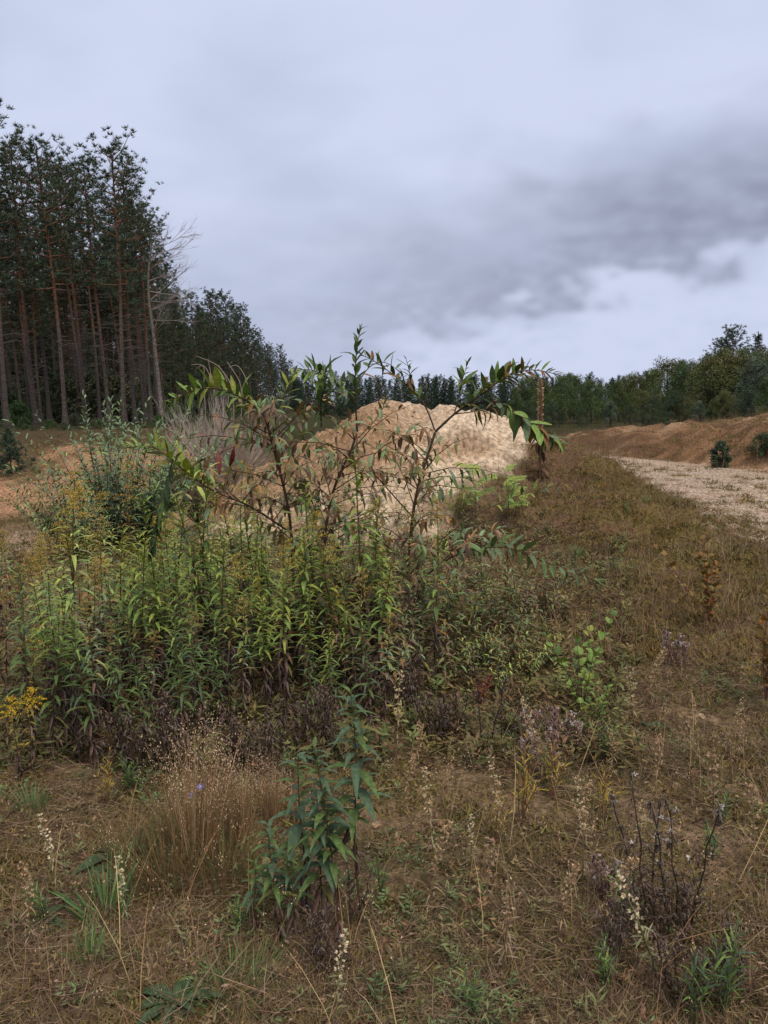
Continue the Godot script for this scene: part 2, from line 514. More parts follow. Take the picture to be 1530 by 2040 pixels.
func pine(seed_: int, h: float, crown: float, spread: float, dense: float, bare: int) -> Node3D:
	rng.seed = seed_
	var o := proto("pine_tree")
	var pts := PackedVector3Array()
	var bx := R(-0.4, 0.4)
	var bz := R(-0.4, 0.4)
	var ph := R(0, 6)
	for k in 15:
		var t := k / 14.0
		pts.push_back(Vector3(bx * t * t + 0.10 * sin(t * 5.0 + ph), h * t, bz * t * t + 0.10 * cos(t * 4.0 + ph)))
	var tb := MB.new()
	var s0 := 0
	tb.tube(pts, h * 0.009, 0.03, 8, Color.WHITE, Color.WHITE)
	for k in 15:     # grey plates below, orange skin above
		var t := k / 14.0
		var cc := L(0.145, 0.115, 0.100).lerp(L(0.26, 0.125, 0.072), smoothstep(0.25, 0.55, t + R(-0.06, 0.06)))
		cc = cc.lerp(L(0.10, 0.07, 0.05), smoothstep(0.75, 0.95, t))
		for q in 8:
			tb.c[s0 + k * 8 + q] = vary(cc, 0.12)
	# root flare
	for q in 8:
		tb.v[q] += Vector3(tb.n[q].x, 0, tb.n[q].z) * h * 0.006
	var bb := MB.new()
	var cr := MB.new()
	var nb := int(44 * (0.5 + 0.5 * dense))
	var green := L(0.058, 0.080, 0.046)
	for k in nb:
		var u := (k + R(0, 0.9)) / nb
		var t := lerpf(crown, 0.985, u)
		var f := t * 14.0
		var qi := mini(int(f), 13)
		var p := pts[qi].lerp(pts[qi + 1], f - qi)
		var a := k * 2.4 + R(-0.5, 0.5)
		var prof := pow(sin(PI * clampf(0.12 + 0.86 * (1.0 - u), 0, 1)), 0.7) if u > 0.35 else lerpf(0.75, 1.0, u / 0.35) * R(0.55, 1.0)
		var ln := spread * prof * R(0.65, 1.15) + 0.25
		var up := lerpf(0.05, 0.9, u) + R(-0.15, 0.2)
		var dir := Vector3(cos(a), up, sin(a)).normalized()
		var e := p + dir * ln + Vector3(0, 0.12 * ln, 0)
		var mid := p + dir * ln * 0.5 + Vector3(0, -0.06 * ln, 0)
		var bp := PackedVector3Array([p, mid, e])
		bb.tube(bp, 0.018 + ln * 0.016, 0.008, 4, L(0.17, 0.085, 0.05), L(0.09, 0.06, 0.04))
		var ncl := int((2.0 + ln * 3.4) * dense)
		for q in ncl:
			var w := lerpf(0.30, 1.05, (q + R(0, 1.0)) / ncl)
			var c := p.lerp(mid, w * 2.0) if w < 0.5 else mid.lerp(e, (w - 0.5) * 2.0)
			var s := Vector3(-sin(a), 0, cos(a)) * R(-1, 1) * ln * 0.30 * sin(PI * clampf(w, 0.1, 0.8))
			c += s + Vector3(R(-0.12, 0.12), R(-0.05, 0.22), R(-0.12, 0.12))
			var gc := vary(green, 0.35)
			for e2 in 3:
				tuft(cr, c + Vector3(R(-0.2, 0.2), R(-0.08, 0.14), R(-0.2, 0.2)), dir * 0.6 + Vector3.UP * 0.3, R(0.17, 0.30), 15, gc)
	# dead lower branches
	for k in bare:
		var t := R(0.22, crown + 0.05)
		var f := t * 14.0
		var qi := mini(int(f), 13)
		var p := pts[qi].lerp(pts[qi + 1], f - qi)
		var a := R(0, TAU)
		var ln := R(0.4, 1.7)
		var e := p + Vector3(cos(a) * ln, R(-0.15, 0.25) * ln, sin(a) * ln)
		bb.tube(PackedVector3Array([p, p.lerp(e, 0.5) + Vector3(0, R(-0.05, 0.12) * ln, 0), e]), 0.022, 0.006, 4, L(0.12, 0.09, 0.075), L(0.12, 0.1, 0.09))
	for k in 4:
		tuft(cr, pts[14] + Vector3(R(-0.25, 0.25), R(-0.35, 0.1), R(-0.25, 0.25)), Vector3.UP, 0.28, 20, green)
	part("trunk", tb.mesh(M.bark), o)
	part("branches", bb.mesh(M.twig), o).set_meta("kind", "stuff")
	part("crown", cr.mesh(M.needles), o)
	return o

func spruce(seed_: int, h: float, r: float) -> Node3D:
	rng.seed = seed_
	var o := proto("spruce_tree")
	var tb := MB.new()
	tb.tube(PackedVector3Array([Vector3.ZERO, Vector3(0.03, h * 0.5, 0), Vector3(0, h * 0.99, 0)]), h * 0.013, 0.01, 6, L(0.09, 0.06, 0.045), L(0.06, 0.05, 0.03))
	var cr := MB.new()
	var n := int(h * 16)
	for k in n:
		var u := (k + R(0, 1)) / n
		var y := h * lerpf(0.06, 0.97, u)
		var ln := r * (1.0 - u * 0.93) * R(0.6, 1.15) * (1.0 + 0.25 * sin(u * 40.0))
		var a := k * 2.4 + R(-0.4, 0.4)
		for q in int(3 + ln * 5):
			var w := R(0.15, 1.0)
			var p := Vector3(cos(a) * ln * w, y - ln * w * 0.28 + ln * w * w * 0.3, sin(a) * ln * w)
			tuft(cr, p + Vector3(R(-0.1, 0.1), R(-0.1, 0.1), R(-0.1, 0.1)), Vector3(cos(a), 0.25, sin(a)), R(0.22, 0.38), 9, vary(L(0.042, 0.068, 0.042), 0.25))
	for k in 5:
		tuft(cr, Vector3(0, h * (0.93 + 0.015 * k), 0), Vector3.UP * 2.0, 0.3, 8, L(0.03, 0.055, 0.03))
	part("trunk", tb.mesh(M.bark), o)
	part("crown", cr.mesh(M.needles), o)
	return o

func broadleaf(seed_: int, h: float, r: float, col: Color, low: float, leaf: float, count: int, upright: float) -> Node3D:
	rng.seed = seed_
	var o := proto("broadleaf_tree")
	var tb := MB.new()
	var cr := MB.new()
	var nb := 26
	var per := count / nb
	var trunk_top := Vector3(R(-0.1, 0.1) * h * 0.3, h * 0.9, R(-0.1, 0.1) * h * 0.3)
	tb.tube(PackedVector3Array([Vector3.ZERO, trunk_top * 0.5 + Vector3(R(-0.1, 0.1), 0, 0), trunk_top]), h * 0.016 + 0.02, 0.015, 6, L(0.11, 0.09, 0.075), L(0.10, 0.09, 0.06))
	for k in nb:
		var u := (k + R(0, 1)) / nb
		var y := h * lerpf(low, 0.94, u)
		var prof := pow(sin(PI * clampf(lerpf(0.30, 0.97, u), 0, 1)), 0.75)
		var a := k * 2.4 + R(-0.6, 0.6)
		var ln := r * prof * R(0.45, 1.05)
		var base := Vector3(0, maxf(y - ln * upright, 0.05 * h), 0) + trunk_top * Vector3(1, 0, 1) * (y / h)
		var e := Vector3(cos(a) * ln, y + R(-0.05, 0.08) * h, sin(a) * ln)
		tb.tube(PackedVector3Array([base, base.lerp(e, 0.5) + Vector3(0, 0.08 * ln, 0), e]), 0.012 + 0.01 * ln, 0.005, 4, L(0.10, 0.085, 0.07), L(0.10, 0.09, 0.06))
		var cc := vary(col, 0.28)
		var lobe := R(0.5, 0.95) * r * 0.42
		for q in per:
			# leaves crowd the outside of each lobe and thin out within
			var s := Vector3(rng.randfn(0, 1), rng.randfn(0, 1), rng.randfn(0, 1)).normalized() * pow(R(0, 1), 0.45) * lobe
			s.y *= lerpf(0.8, 1.25, upright)
			var c := e + s - (e - base) * R(0.0, 0.5) * (0.5 if q % 3 == 0 else 0.0)
			var d := Vector3(R(-1, 1), R(-0.7, 0.7) , R(-1, 1)).normalized() * leaf * R(0.6, 1.2)
			cr.diamond(c, d, d.cross(Vector3(R(-1, 1), R(-0.3, 1), R(-1, 1))).normalized() * leaf * 0.27, vary(cc, 0.22))
	part("trunk", tb.mesh(M.bark), o)
	part("crown", cr.mesh(M.plant), o)
	return o

# recursive bare wood
func twigs(mb: MB, p: Vector3, d: Vector3, ln: float, r: float, depth: int, col: Color, kids: int, wild: float, upw: float) -> void:
	var pts := PackedVector3Array([p])
	var q := p
	var dd := d
	var seg := 3 if depth > 0 else 2
	for k in seg:
		dd = (dd + Vector3(R(-wild, wild), R(-wild, wild) + upw * 0.2, R(-wild, wild)) * 0.35).normalized()
		q += dd * ln / seg
		pts.push_back(q)
	mb.tube(pts, r, r * 0.45, 4 if depth > 1 else 3, vary(col, 0.15), vary(col, 0.15))
	if depth == 0: return
	for k in kids:
		var t := R(0.3, 1.0) * seg
		var m := mini(int(t), seg - 1)
		var s := pts[m].lerp(pts[m + 1], t - m)
		var nd := (dd + Vector3(R(-1, 1), R(-0.5, 0.8) + upw, R(-1, 1)) * wild).normalized()
		twigs(mb, s, nd, ln * R(0.4, 0.72), r * 0.5, depth - 1, col, kids, wild, upw)

# ---------------------------------------------------------------- herbs and grass
func strip(mb: MB, p: Vector3, d: Vector3, ln: float, w: float, bend: Vector3, col: Color) -> void:
	var s := d.cross(Vector3(R(-1, 1), R(-0.3, 0.3), R(-1, 1))).normalized() * w * 0.5
	var a := p + d * ln * 0.4 + bend * ln * 0.16
	var b := p + d * ln * 0.75 + bend * ln * 0.56
	var e := p + d * ln + bend * ln
	mb.tri(p - s, a - s, p + s, col); mb.tri(p + s, a - s, a + s, col)
	mb.tri(a - s, b - s * 0.7, a + s, col); mb.tri(a + s, b - s * 0.7, b + s * 0.7, col)
	mb.tri(b - s * 0.7, e, b + s * 0.7, col)

func ring() -> Vector3:
	var a := R(0, TAU)
	return Vector3(cos(a), 0, sin(a))

func goldenrod(nm: String, seed_: int, h: float, nleaf: int, ln: float, low: Array, mid: Array, top: Array, plume: float, from: float, shape: String, col: Color, joined := false) -> Node3D:
	rng.seed = seed_
	var o := proto(nm)
	var pts := PackedVector3Array()
	var b := ring() * R(0.02, 0.09) * h
	var w := ring() * 0.012
	for k in 9:
		var t := k / 8.0
		pts.push_back(Vector3(0, h * t, 0) + b * t * t + w * sin(t * 6.0))
	var mb := MB.new()
	mb.tube(pts, 0.0042, 0.0022, 5, L(0.055, 0.028, 0.022), L(0.12, 0.10, 0.03))
	part("stem", mb.mesh(M.twig), o)
	var ang := R(0, TAU)
	var endt := 1.0 - 0.17 * plume
	var join := MB.new()
	for k in nleaf:
		var t := lerpf(from, endt, pow((k + 0.5) / nleaf, 0.9))
		var f := t * 8.0
		var qi := mini(int(f), 7)
		var p := pts[qi].lerp(pts[qi + 1], f - qi)
		ang += 2.4 + R(-0.35, 0.35)
		var u := (t - from) / (endt - from)
		var d := Vector3(cos(ang), lerpf(0.15 if shape == "goldenrod" else 0.35, 1.1, u * u) + R(-0.15, 0.3), sin(ang)).normalized()
		var size := ln * (1.0 - 0.55 * u * u) * (0.75 + 0.25 * minf(1.0, u * 6.0)) * R(0.75, 1.15)
		var ms := low if u < 0.16 + R(0, 0.1) else (mid if u < 0.75 + R(-0.1, 0.1) else top)
		if joined:
			join.leaf(p, d, Vector3(0, 1, 0.02), size, size * 0.2, R(0.2, 1.0), vary(PAL[pick(ms)], 0.2))
		else:
			part("leaf", pick(LEAF[shape]), o, leaf_xf(p, d, Vector3(0, 1, 0.02), size, R(0.8, 1.1)), M[pick(ms)])
	if joined:
		stuff(part("leaves", join.mesh(M.plant), o))
	# withered leaves hang along the foot of the stem
	var dead := MB.new()
	for k in int((44 if shape == "goldenrod" else 16) * from / 0.4):
		var t := R(0.05, from + 0.05)
		var f := t * 8.0
		var qi := mini(int(f), 7)
		var p := pts[qi].lerp(pts[qi + 1], f - qi)
		var r := ring()
		dead.leaf(p, (r * R(0.3, 1.0) + Vector3(0, R(-1.2, 0.1), 0)).normalized(), r + Vector3(0, 0.4, 0), ln * R(0.45, 0.9), ln * 0.13, R(0.1, 0.8), vary(L(0.052, 0.027, 0.020).lerp(L(0.11, 0.058, 0.034), R(0, 0.6)), 0.3))
	stuff(part("withered_leaves", dead.mesh(M.plant), o))
	if plume > 0.0:
		var pb := MB.new()
		var base := pts[8] - Vector3(0, 0.2 * h * plume * 0.8, 0)
		var tall := 0.22 * h * plume
		for k in int(20 * plume) + 6:
			var u := R(0, 1)
			var st := base.lerp(pts[8] + Vector3(0, tall * 0.15, 0), u)
			var out := ring()
			var rl := lerpf(0.085, 0.02, u) * (0.6 + plume * 0.6)
			for q in 9:
				var v := (q + 1.0) / 9.0
				var p := st + out * rl * v + Vector3(0, rl * (0.9 * v - 0.8 * v * v), 0)
				for s in 2:
					var d := (Vector3(R(-1, 1), R(0.0, 1.2), R(-1, 1))).normalized() * R(0.006, 0.012)
					pb.diamond(p + Vector3(R(-1, 1), R(-1, 1), R(-1, 1)) * 0.004, d, d.cross(ring()).normalized() * 0.0028, vary(col, 0.35))
		part("flower_head", pb.mesh(M.plant), o)
	return o

func tussock(nm: String, seed_: int, h: float, count: int, spread: float, width: float, cols: Array, heads: float, flop: float) -> Node3D:
	rng.seed = seed_
	var o := proto(nm)
	var mb := MB.new()
	var hb := MB.new()
	for k in count:
		var r := ring()
		var p := r * spread * pow(R(0, 1), 0.7) * 0.5
		var d := (Vector3.UP + r * R(0.0, 0.5) * flop + ring() * 0.12).normalized()
		var l := h * R(0.45, 1.0)
		var bend := r * R(0.0, 0.5) * flop + Vector3(0, -R(0, 0.25) * flop, 0)
		var c: Color = vary(pick(cols), 0.25)
		strip(mb, p - Vector3(0, 0.02, 0), d, l, width * R(0.6, 1.3), bend, c)
		if R(0, 1) < heads:
			var e := p + d * l + bend * l
			for q in 14:
				var s := e - d * l * 0.26 * R(0, 1) + Vector3(R(-1, 1), R(-0.6, 1), R(-1, 1)) * 0.022
				var dd := Vector3(R(-1, 1), R(0.2, 1.5), R(-1, 1)).normalized() * R(0.005, 0.011)
				hb.diamond(s, dd, dd.cross(ring()).normalized() * 0.0014, vary(L(0.52, 0.37, 0.24), 0.25))
	stuff(part("blades", mb.mesh(M.plant), o))
	if heads > 0.0:
		stuff(part("seed_heads", hb.mesh(M.plant), o))
	return o

func fluff_spike(nm: String, seed_: int, h: float, head: float, thick: float, col: Color, leafy: Color) -> Node3D:
	rng.seed = seed_
	var o := proto(nm)
	var pts := PackedVector3Array()
	var b := ring() * R(0.02, 0.12) * h
	for k in 7:
		var t := k / 6.0
		pts.push_back(Vector3(0, h * t, 0) + b * t * t)
	var mb := MB.new()
	mb.tube(pts, 0.0028, 0.0014, 4, vary(leafy, 0.1) * 0.8, leafy)
	part("stem", mb.mesh(M.twig), o)
	var fb := MB.new()
	var n := int(head * h / 0.0035 * (0.5 + thick * 8.0))
	for k in n:
		var t := lerpf(1.0 - head, 1.0, R(0, 1))
		var f := t * 6.0
		var qi := mini(int(f), 5)
		var out := ring() + Vector3(0, R(0.1, 0.7), 0)
		var p := pts[qi].lerp(pts[qi + 1], f - qi) + out * thick * R(0.2, 1.0) * sin(PI * clampf((1.0 - t) / head * 0.8 + 0.15, 0, 1))
		var c := vary(col, 0.25)
		for q in 6:
			var d := (out * 0.7 + Vector3(R(-1, 1), R(-0.4, 1), R(-1, 1))).normalized() * R(0.007, 0.013)
			fb.diamond(p, d, d.cross(ring()).normalized() * 0.0030, c)
	part("seed_head", fb.mesh(M.plant), o)
	var lb := MB.new()
	for k in 16:
		var t := R(0.08, 1.0 - head * 0.8)
		var f := t * 6.0
		var qi := mini(int(f), 5)
		var r := ring()
		lb.leaf(pts[qi].lerp(pts[qi + 1], f - qi), (r + Vector3(0, R(-0.3, 0.8), 0)).normalized(), Vector3.UP, R(0.025, 0.06), 0.006, R(0.1, 0.7), vary(leafy.lerp(L(0.10, 0.07, 0.03), R(0, 0.7)), 0.2))
	part("narrow_leaves", lb.mesh(M.plant), o).set_meta("kind", "stuff")
	return o

func dark_weed(nm: String, seed_: int, h: float, col: Color, fluff: float, bushy: float) -> Node3D:
	rng.seed = seed_
	var o := proto(nm)
	var mb := MB.new()
	var lb := MB.new()
	var fb := MB.new()
	for s in int(2 + bushy * 2):
		var d := (Vector3.UP + ring() * R(0.0, 0.35)).normalized()
		var p := ring() * 0.03 * s
		var hh := h * R(0.7, 1.0) if s > 0 else h
		var pts := PackedVector3Array()
		for k in 7:
			var t := k / 6.0
			pts.push_back(p + d * hh * t + Vector3(R(-1, 1), 0, R(-1, 1)) * 0.008)
		mb.tube(pts, 0.004, 0.002, 4, col, col * 1.1)
		for k in int(26 * bushy) + 10:
			var t := R(0.12, 1.0)
			var f := t * 6.0
			var qi := mini(int(f), 5)
			var a := pts[qi].lerp(pts[qi + 1], f - qi)
			var r := ring()
			var tw := a + (r * R(0.3, 1.0) + Vector3(0, R(0.0, 0.9), 0)) * R(0.02, 0.10) * (1.15 - t) * (0.5 + bushy)
			mb.tube(PackedVector3Array([a, tw]), 0.0014, 0.0008, 3, col, col)
			for q in 3:
				lb.leaf(a.lerp(tw, R(0.3, 1.0)), (ring() + Vector3(0, R(-0.9, 0.5), 0)).normalized(), Vector3.UP, R(0.010, 0.024), R(0.004, 0.008), R(0.2, 1.2), vary(col, 0.45))
			if R(0, 1) < fluff and t > 0.45:
				for q in 9:
					var dd := Vector3(R(-1, 1), R(-0.3, 1), R(-1, 1)).normalized() * R(0.008, 0.014)
					fb.diamond(tw, dd, dd.cross(ring()).normalized() * 0.003, vary(L(0.42, 0.38, 0.36), 0.2))
	part("stems", mb.mesh(M.twig), o).set_meta("kind", "stuff")
	part("dead_leaves", lb.mesh(M.plant), o).set_meta("kind", "stuff")
	if fluff > 0.0:
		part("seed_fluff", fb.mesh(M.plant), o).set_meta("kind", "stuff")
	return o

func leafy_herb(nm: String, seed_: int, h: float, stems: int, per: int, ln: float, shape: String, mats: Array, spread: float, stem_col: Color, o2 := {}) -> Node3D:
	rng.seed = seed_
	var o := proto(nm)
	for s in stems:
		var d := (Vector3.UP + ring() * R(0.1, 1.0) * spread).normalized()
		var hh := h * R(0.6, 1.0)
		var bend := Vector3(d.x, 0, d.z) * R(0, 0.35)
		var pts := PackedVector3Array()
		var wob := ring() * 0.02 * h
		for k in 7:
			var t := k / 6.0
			pts.push_back(d * hh * t + bend * hh * t * t + wob * sin(t * 5.0))
		sprig(o, "stem", pts, 0.0015 + 0.003 * h, 0.001, stem_col, stem_col * 1.3, per, o2.get("t0", 0.25), ln, LEAF[shape], mats, o2)
	return o

func rosette(nm: String, seed_: int, n: int, ln: float, shape: String, mats: Array, lift: float) -> Node3D:
	rng.seed = seed_
	var o := proto(nm)
	for k in n:
		var a := k * 2.4 + R(-0.3, 0.3)
		var d := Vector3(cos(a), R(0.1, 1.0) * lift, sin(a)).normalized()
		part("leaf", pick(LEAF[shape]), o, leaf_xf(d * 0.01 + Vector3(0, 0.01, 0), d, Vector3.UP, ln * R(0.6, 1.0), R(0.9, 1.2)), M[pick(mats)])
	return o

func pinnate(o: Node3D, base: Vector3, d: Vector3, up: Vector3, ln: float, mats: Array) -> void:
	# one feathered leaf of a locust seedling: a rib with paired oval leaflets
	var mb := MB.new()
	var pts := PackedVector3Array()
	for k in 6:
		var t := k / 5.0
		pts.push_back(base + d * ln * t + Vector3(0, -0.25 * ln * t * t, 0))
	mb.tube(pts, 0.002, 0.001, 3, L(0.16, 0.18, 0.05), L(0.16, 0.18, 0.05))
	var rib := part("feathered_leaf", mb.mesh(M.twig), o)
	for k in 8:
		var t := 0.15 + 0.85 * k / 7.0
		var f := t * 5.0
		var qi := mini(int(f), 4)
		var p := pts[qi].lerp(pts[qi + 1], f - qi)
		var tn := (pts[qi + 1] - pts[qi]).normalized()
		var side := tn.cross(up).normalized()
		for s in [-1.0, 1.0]:
			part("leaflet", LEAF.willow[2], rib, leaf_xf(p, (side * s + tn * 0.25 + Vector3(0, R(-0.2, 0.2), 0)).normalized(), up, ln * 0.23, 1.5), M[pick(mats)])

# ---------------------------------------------------------------- ground cover, one object per sort
func cover(nm: String, shapes: Array, where: Array, tint: PackedColorArray, label: String, cat: String) -> void:
	var v := PackedVector3Array()
	var c := PackedColorArray()
	for k in where.size():
		var t: PackedVector3Array = shapes[(k * 7 + k / 5) % shapes.size()]
		var xf: Transform3D = where[k]
		v.append_array(xf * t)
		var f := PackedColorArray()
		f.resize(t.size())
		f.fill(tint[k])
		c.append_array(f)
	var a := []
	a.resize(Mesh.ARRAY_MAX)
	a[Mesh.ARRAY_VERTEX] = v; a[Mesh.ARRAY_COLOR] = c
	var m := ArrayMesh.new()
	m.add_surface_from_arrays(Mesh.PRIMITIVE_TRIANGLES, a)
	m.surface_set_material(0, M.cover)
	var o := MeshInstance3D.new()
	o.name = numbered(nm)
	o.mesh = m
	add_child(o)
	tag(o, label, cat)
	stuff(o)

func thin(v: PackedVector3Array, p: Vector3, d: Vector3, ln: float, w: float, bend: Vector3) -> void:
	var s := d.cross(Vector3(R(-1, 1), R(-0.3, 0.3), R(-1, 1))).normalized() * w * 0.5
	var b := p + d * ln * 0.6 + bend * ln * 0.36
	var e := p + d * ln + bend * ln
	v.append_array(PackedVector3Array([p - s, b - s * 0.8, p + s, p + s, b - s * 0.8, b + s * 0.8, b - s * 0.8, e, b + s * 0.8]))

func flake(v: PackedVector3Array, p: Vector3, d: Vector3, w: float) -> void:
	var s := d.cross(Vector3(R(-1, 1), R(0.2, 1.5), R(-1, 1))).normalized() * w * 0.5
	var m := p + d * 0.45
	v.append_array(PackedVector3Array([p, p + d, m + s, p, m - s, p + d]))

func tuft_shapes(seed_: int, many: int, n: int, h: float, w: float, flop: float, spread: float) -> Array:
	rng.seed = seed_
	var o := []
	for q in many:
		var v := PackedVector3Array()
		for k in n:
			var r := ring()
			thin(v, ring() * spread * R(0, 1) - Vector3(0, 0.006, 0), (Vector3.UP + r * R(0.1, 1.0) * flop).normalized(), h * R(0.4, 1.0), w, ring() * R(0, 0.6) * flop + Vector3(0, -0.2 * flop, 0))
		o.append(v)
	return o

func moss_shapes(seed_: int, many: int) -> Array:
	rng.seed = seed_
	var o := []
	for q in many:
		var v := PackedVector3Array()
		for k in 40:
			var r := ring() * 0.05 * sqrt(R(0, 1))
			var d := (Vector3.UP * R(0.5, 1.2) + ring() * 0.7).normalized() * R(0.012, 0.026)
			var s := d.cross(ring()).normalized() * 0.0022
			v.append_array(PackedVector3Array([r - s, r + d, r + s]))
		o.append(v)
	return o

func litter_shapes(seed_: int, many: int) -> Array:
	rng.seed = seed_
	var o := []
	for q in many:
		var v := PackedVector3Array()
		for k in 8:
			var p := Vector3(R(-0.08, 0.08), R(0.002, 0.02), R(-0.08, 0.08))
			if k % 4:
				thin(v, p, (ring() + Vector3(0, R(-0.05, 0.35), 0)).normalized(), R(0.03, 0.15), R(0.0010, 0.0024), Vector3(R(-0.4, 0.4), R(-0.1, 0.2), R(-0.4, 0.4)))
			else:
				flake(v, p, (ring() + Vector3(0, R(-0.1, 0.6), 0)).normalized() * R(0.010, 0.022), R(0.004, 0.008))
		o.append(v)
	return o

func weed_shapes(seed_: int, many: int) -> Array:
	rng.seed = seed_
	var o := []
	for q in many:
		var v := PackedVector3Array()
		for s in 3:
			var d := (Vector3.UP + ring() * R(0, 0.6)).normalized()
			var p := ring() * 0.03
			var h := R(0.05, 0.13)
			thin(v, p, d, h, 0.002, ring() * 0.1)
			for k in 8:
				var t := R(0.1, 1.0)
				flake(v, p + d * h * t, (ring() + Vector3(0, R(-0.2, 1.0), 0)).normalized() * R(0.02, 0.05) * (1.2 - 0.5 * t), R(0.005, 0.010))
		o.append(v)
	return o

# ---------------------------------------------------------------- sky, ground
func make_sky() -> Sky:
	var w := 1024
	var h := 512
	var im := Image.create(w, h, false, Image.FORMAT_RGBF)
	var cn := FastNoiseLite.new()
	cn.seed = 11; cn.frequency = 1.0; cn.fractal_octaves = 4; cn.fractal_gain = 0.5
	var wn := FastNoiseLite.new()
	wn.seed = 5; wn.frequency = 1.0; wn.fractal_octaves = 3
	var shade := L(0.150, 0.166, 0.226)
	var mid := L(0.280, 0.312, 0.408)
	var bright := L(0.334, 0.366, 0.468)
	for y in h / 2 + 4:
		var el := (0.5 - (y + 0.5) / h) * PI
		var sn := maxf(sin(el), 0.0)
		for x in w:
			var az := wrapf((x + 0.5) / w * TAU, -PI, PI)   # straight ahead is the left edge of the panorama
			# a cloud deck seen in perspective: stretched towards the horizon
			var k := 1.0 / (sn + 0.16)
			var u := sin(az) * k
			var v := cos(az) * k
			var n := cn.get_noise_2d(u * 1.1 + 3.0, v * 1.5)
			var n2 := wn.get_noise_2d(u * 1.9, v * 2.3 + 9.0)
			var e := rad_to_deg(el) + 2.2 * wn.get_noise_2d(az * 4.0, el * 9.0) + 1.6 * cn.get_noise_2d(az * 9.0 + 4.0, el * 22.0)
			var a := rad_to_deg(az)
			var tear := cn.get_noise_2d(u * 7.0 + 20.0, v * 9.0)
			e += 1.2 * tear
			var c := mid.lerp(bright, clampf(0.46 + 1.0 * n + 0.35 * n2 + 0.34 * smoothstep(9.0, 24.0, e), 0.0, 1.0))
			# the long dark bank of cloud that climbs to the right
			var line := 5.8 + 0.20 * maxf(a + 2.0, 0.0) + 1.2 * n2
			var band := smoothstep(line - 3.0, line - 0.6, e) * smoothstep(line + 10.0, line + 0.5, e) * smoothstep(-30.0, 24.0, a)
			band = maxf(band, 0.42 * smoothstep(-3.0, 2.0, e) * smoothstep(17.0, 4.0, e) * (1.0 - smoothstep(-4.0, 12.0, a)))
			c = c.lerp(shade, band * clampf(0.82 + 0.2 * n2 + 0.25 * n + 0.35 * tear, 0.2, 1.0))
			# ragged brighter gap under it, low on the right
			var gap := smoothstep(line - 0.8, line - 3.2, e) * smoothstep(-6.0, 5.0, a) * smoothstep(100.0, 45.0, a)
			c = c.lerp(bright * 0.98, gap * clampf(0.80 + 0.5 * n2 + 1.2 * tear, 0.0, 1.0))
			# overcast: the deck brightens and greys towards the zenith
			var z := smoothstep(0.42, 1.0, sn)
			c = c.lerp(L(0.68, 0.68, 0.71) * (0.95 + 0.3 * n), z)
			im.set_pixel(x, y, c)
	for y in range(h / 2 + 4, h):
		for x in w:
			im.set_pixel(x, y, L(0.08, 0.07, 0.06))
	var pm := PanoramaSkyMaterial.new()
	pm.panorama = ImageTexture.create_from_image(im)
	var sky := Sky.new()
	sky.sky_material = pm
	return sky

const PIECES := [["ground", "brown mossy ground with dry grass and sandy litter between the plants", "ground"], ["sand_mound", "pale sandy mound with eroded brown left flank behind the willows", "mound"], ["sand_path", "pale trodden sand path curving away at the right", "path"], ["earth_bank", "long orange-brown earth bank beyond the path at the right", "bank"], ["pit_slope", "orange sandy slope below the pine wood at the left", "slope"]]

func make_ground() -> void:
	var zs := [9.0, 7.0, 5.0, 3.5, 2.4, 1.6, 1.0, 0.5, 0.1]
	var d := 0.2
	while d < 500.0:
		zs.append(-d)
		d += (0.07 if d < 1.3 else (0.045 if d < 12.5 else 0.045 + (d - 12.5) * 0.03))
	var half := [0.0]
	var x := 0.0
	while x < 500.0:
		x += 0.055 if x < 4.2 else 0.055 + (x - 4.2) * 0.045
		half.append(x)
	var xs := []
	for k in range(half.size() - 1, 0, -1): xs.append(-half[k])
	xs.append_array(half)
	var nx := xs.size()
	var nzz := zs.size()
	var hs := PackedFloat32Array()
	hs.resize(nx * nzz)
	for j in nzz:
		for i in nx:
			hs[j * nx + i] = height(xs[i], zs[j])
	var cols := PackedColorArray()
	cols.resize(nx * nzz)
	var cls := PackedByteArray()
	cls.resize(nx * nzz)
	var ns := PackedVector3Array()
	ns.resize(nx * nzz)
	for j in nzz:
		for i in nx:
			var id := j * nx + i
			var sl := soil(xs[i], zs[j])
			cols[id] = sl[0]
			cls[id] = sl[1]
			var i0 := maxi(i - 1, 0)
			var i1 := mini(i + 1, nx - 1)
			var j0 := maxi(j - 1, 0)
			var j1 := mini(j + 1, nzz - 1)
			var gx: float = (hs[j * nx + i1] - hs[j * nx + i0]) / (xs[i1] - xs[i0])
			var gz: float = (hs[j1 * nx + i] - hs[j0 * nx + i]) / (zs[j1] - zs[j0])
			ns[id] = Vector3(-gx, 1, -gz).normalized()
	for piece in PIECES.size():
		var mb := MB.new()
		var map := PackedInt32Array()
		map.resize(nx * nzz)
		map.fill(-1)
		for j in nzz - 1:
			for i in nx - 1:
				var a := j * nx + i
				if cls[a] != piece: continue
				for q in [a, a + 1, a + nx, a + nx + 1]:
					if map[q] < 0:
						map[q] = mb.vert(Vector3(xs[q % nx], hs[q], zs[q / nx]), ns[q], cols[q])
				var b := map[a + 1]
				var c := map[a + nx]
				mb.i.append_array(PackedInt32Array([map[a], c, b, b, c, map[a + nx + 1]]))
		var o := MeshInstance3D.new()
		o.name = PIECES[piece][0]
		o.mesh = mb.mesh(M.sand if piece in [1, 2] else M.soil)
		add_child(o)
		tag(o, PIECES[piece][1], PIECES[piece][2])
		o.set_meta("kind", "structure")

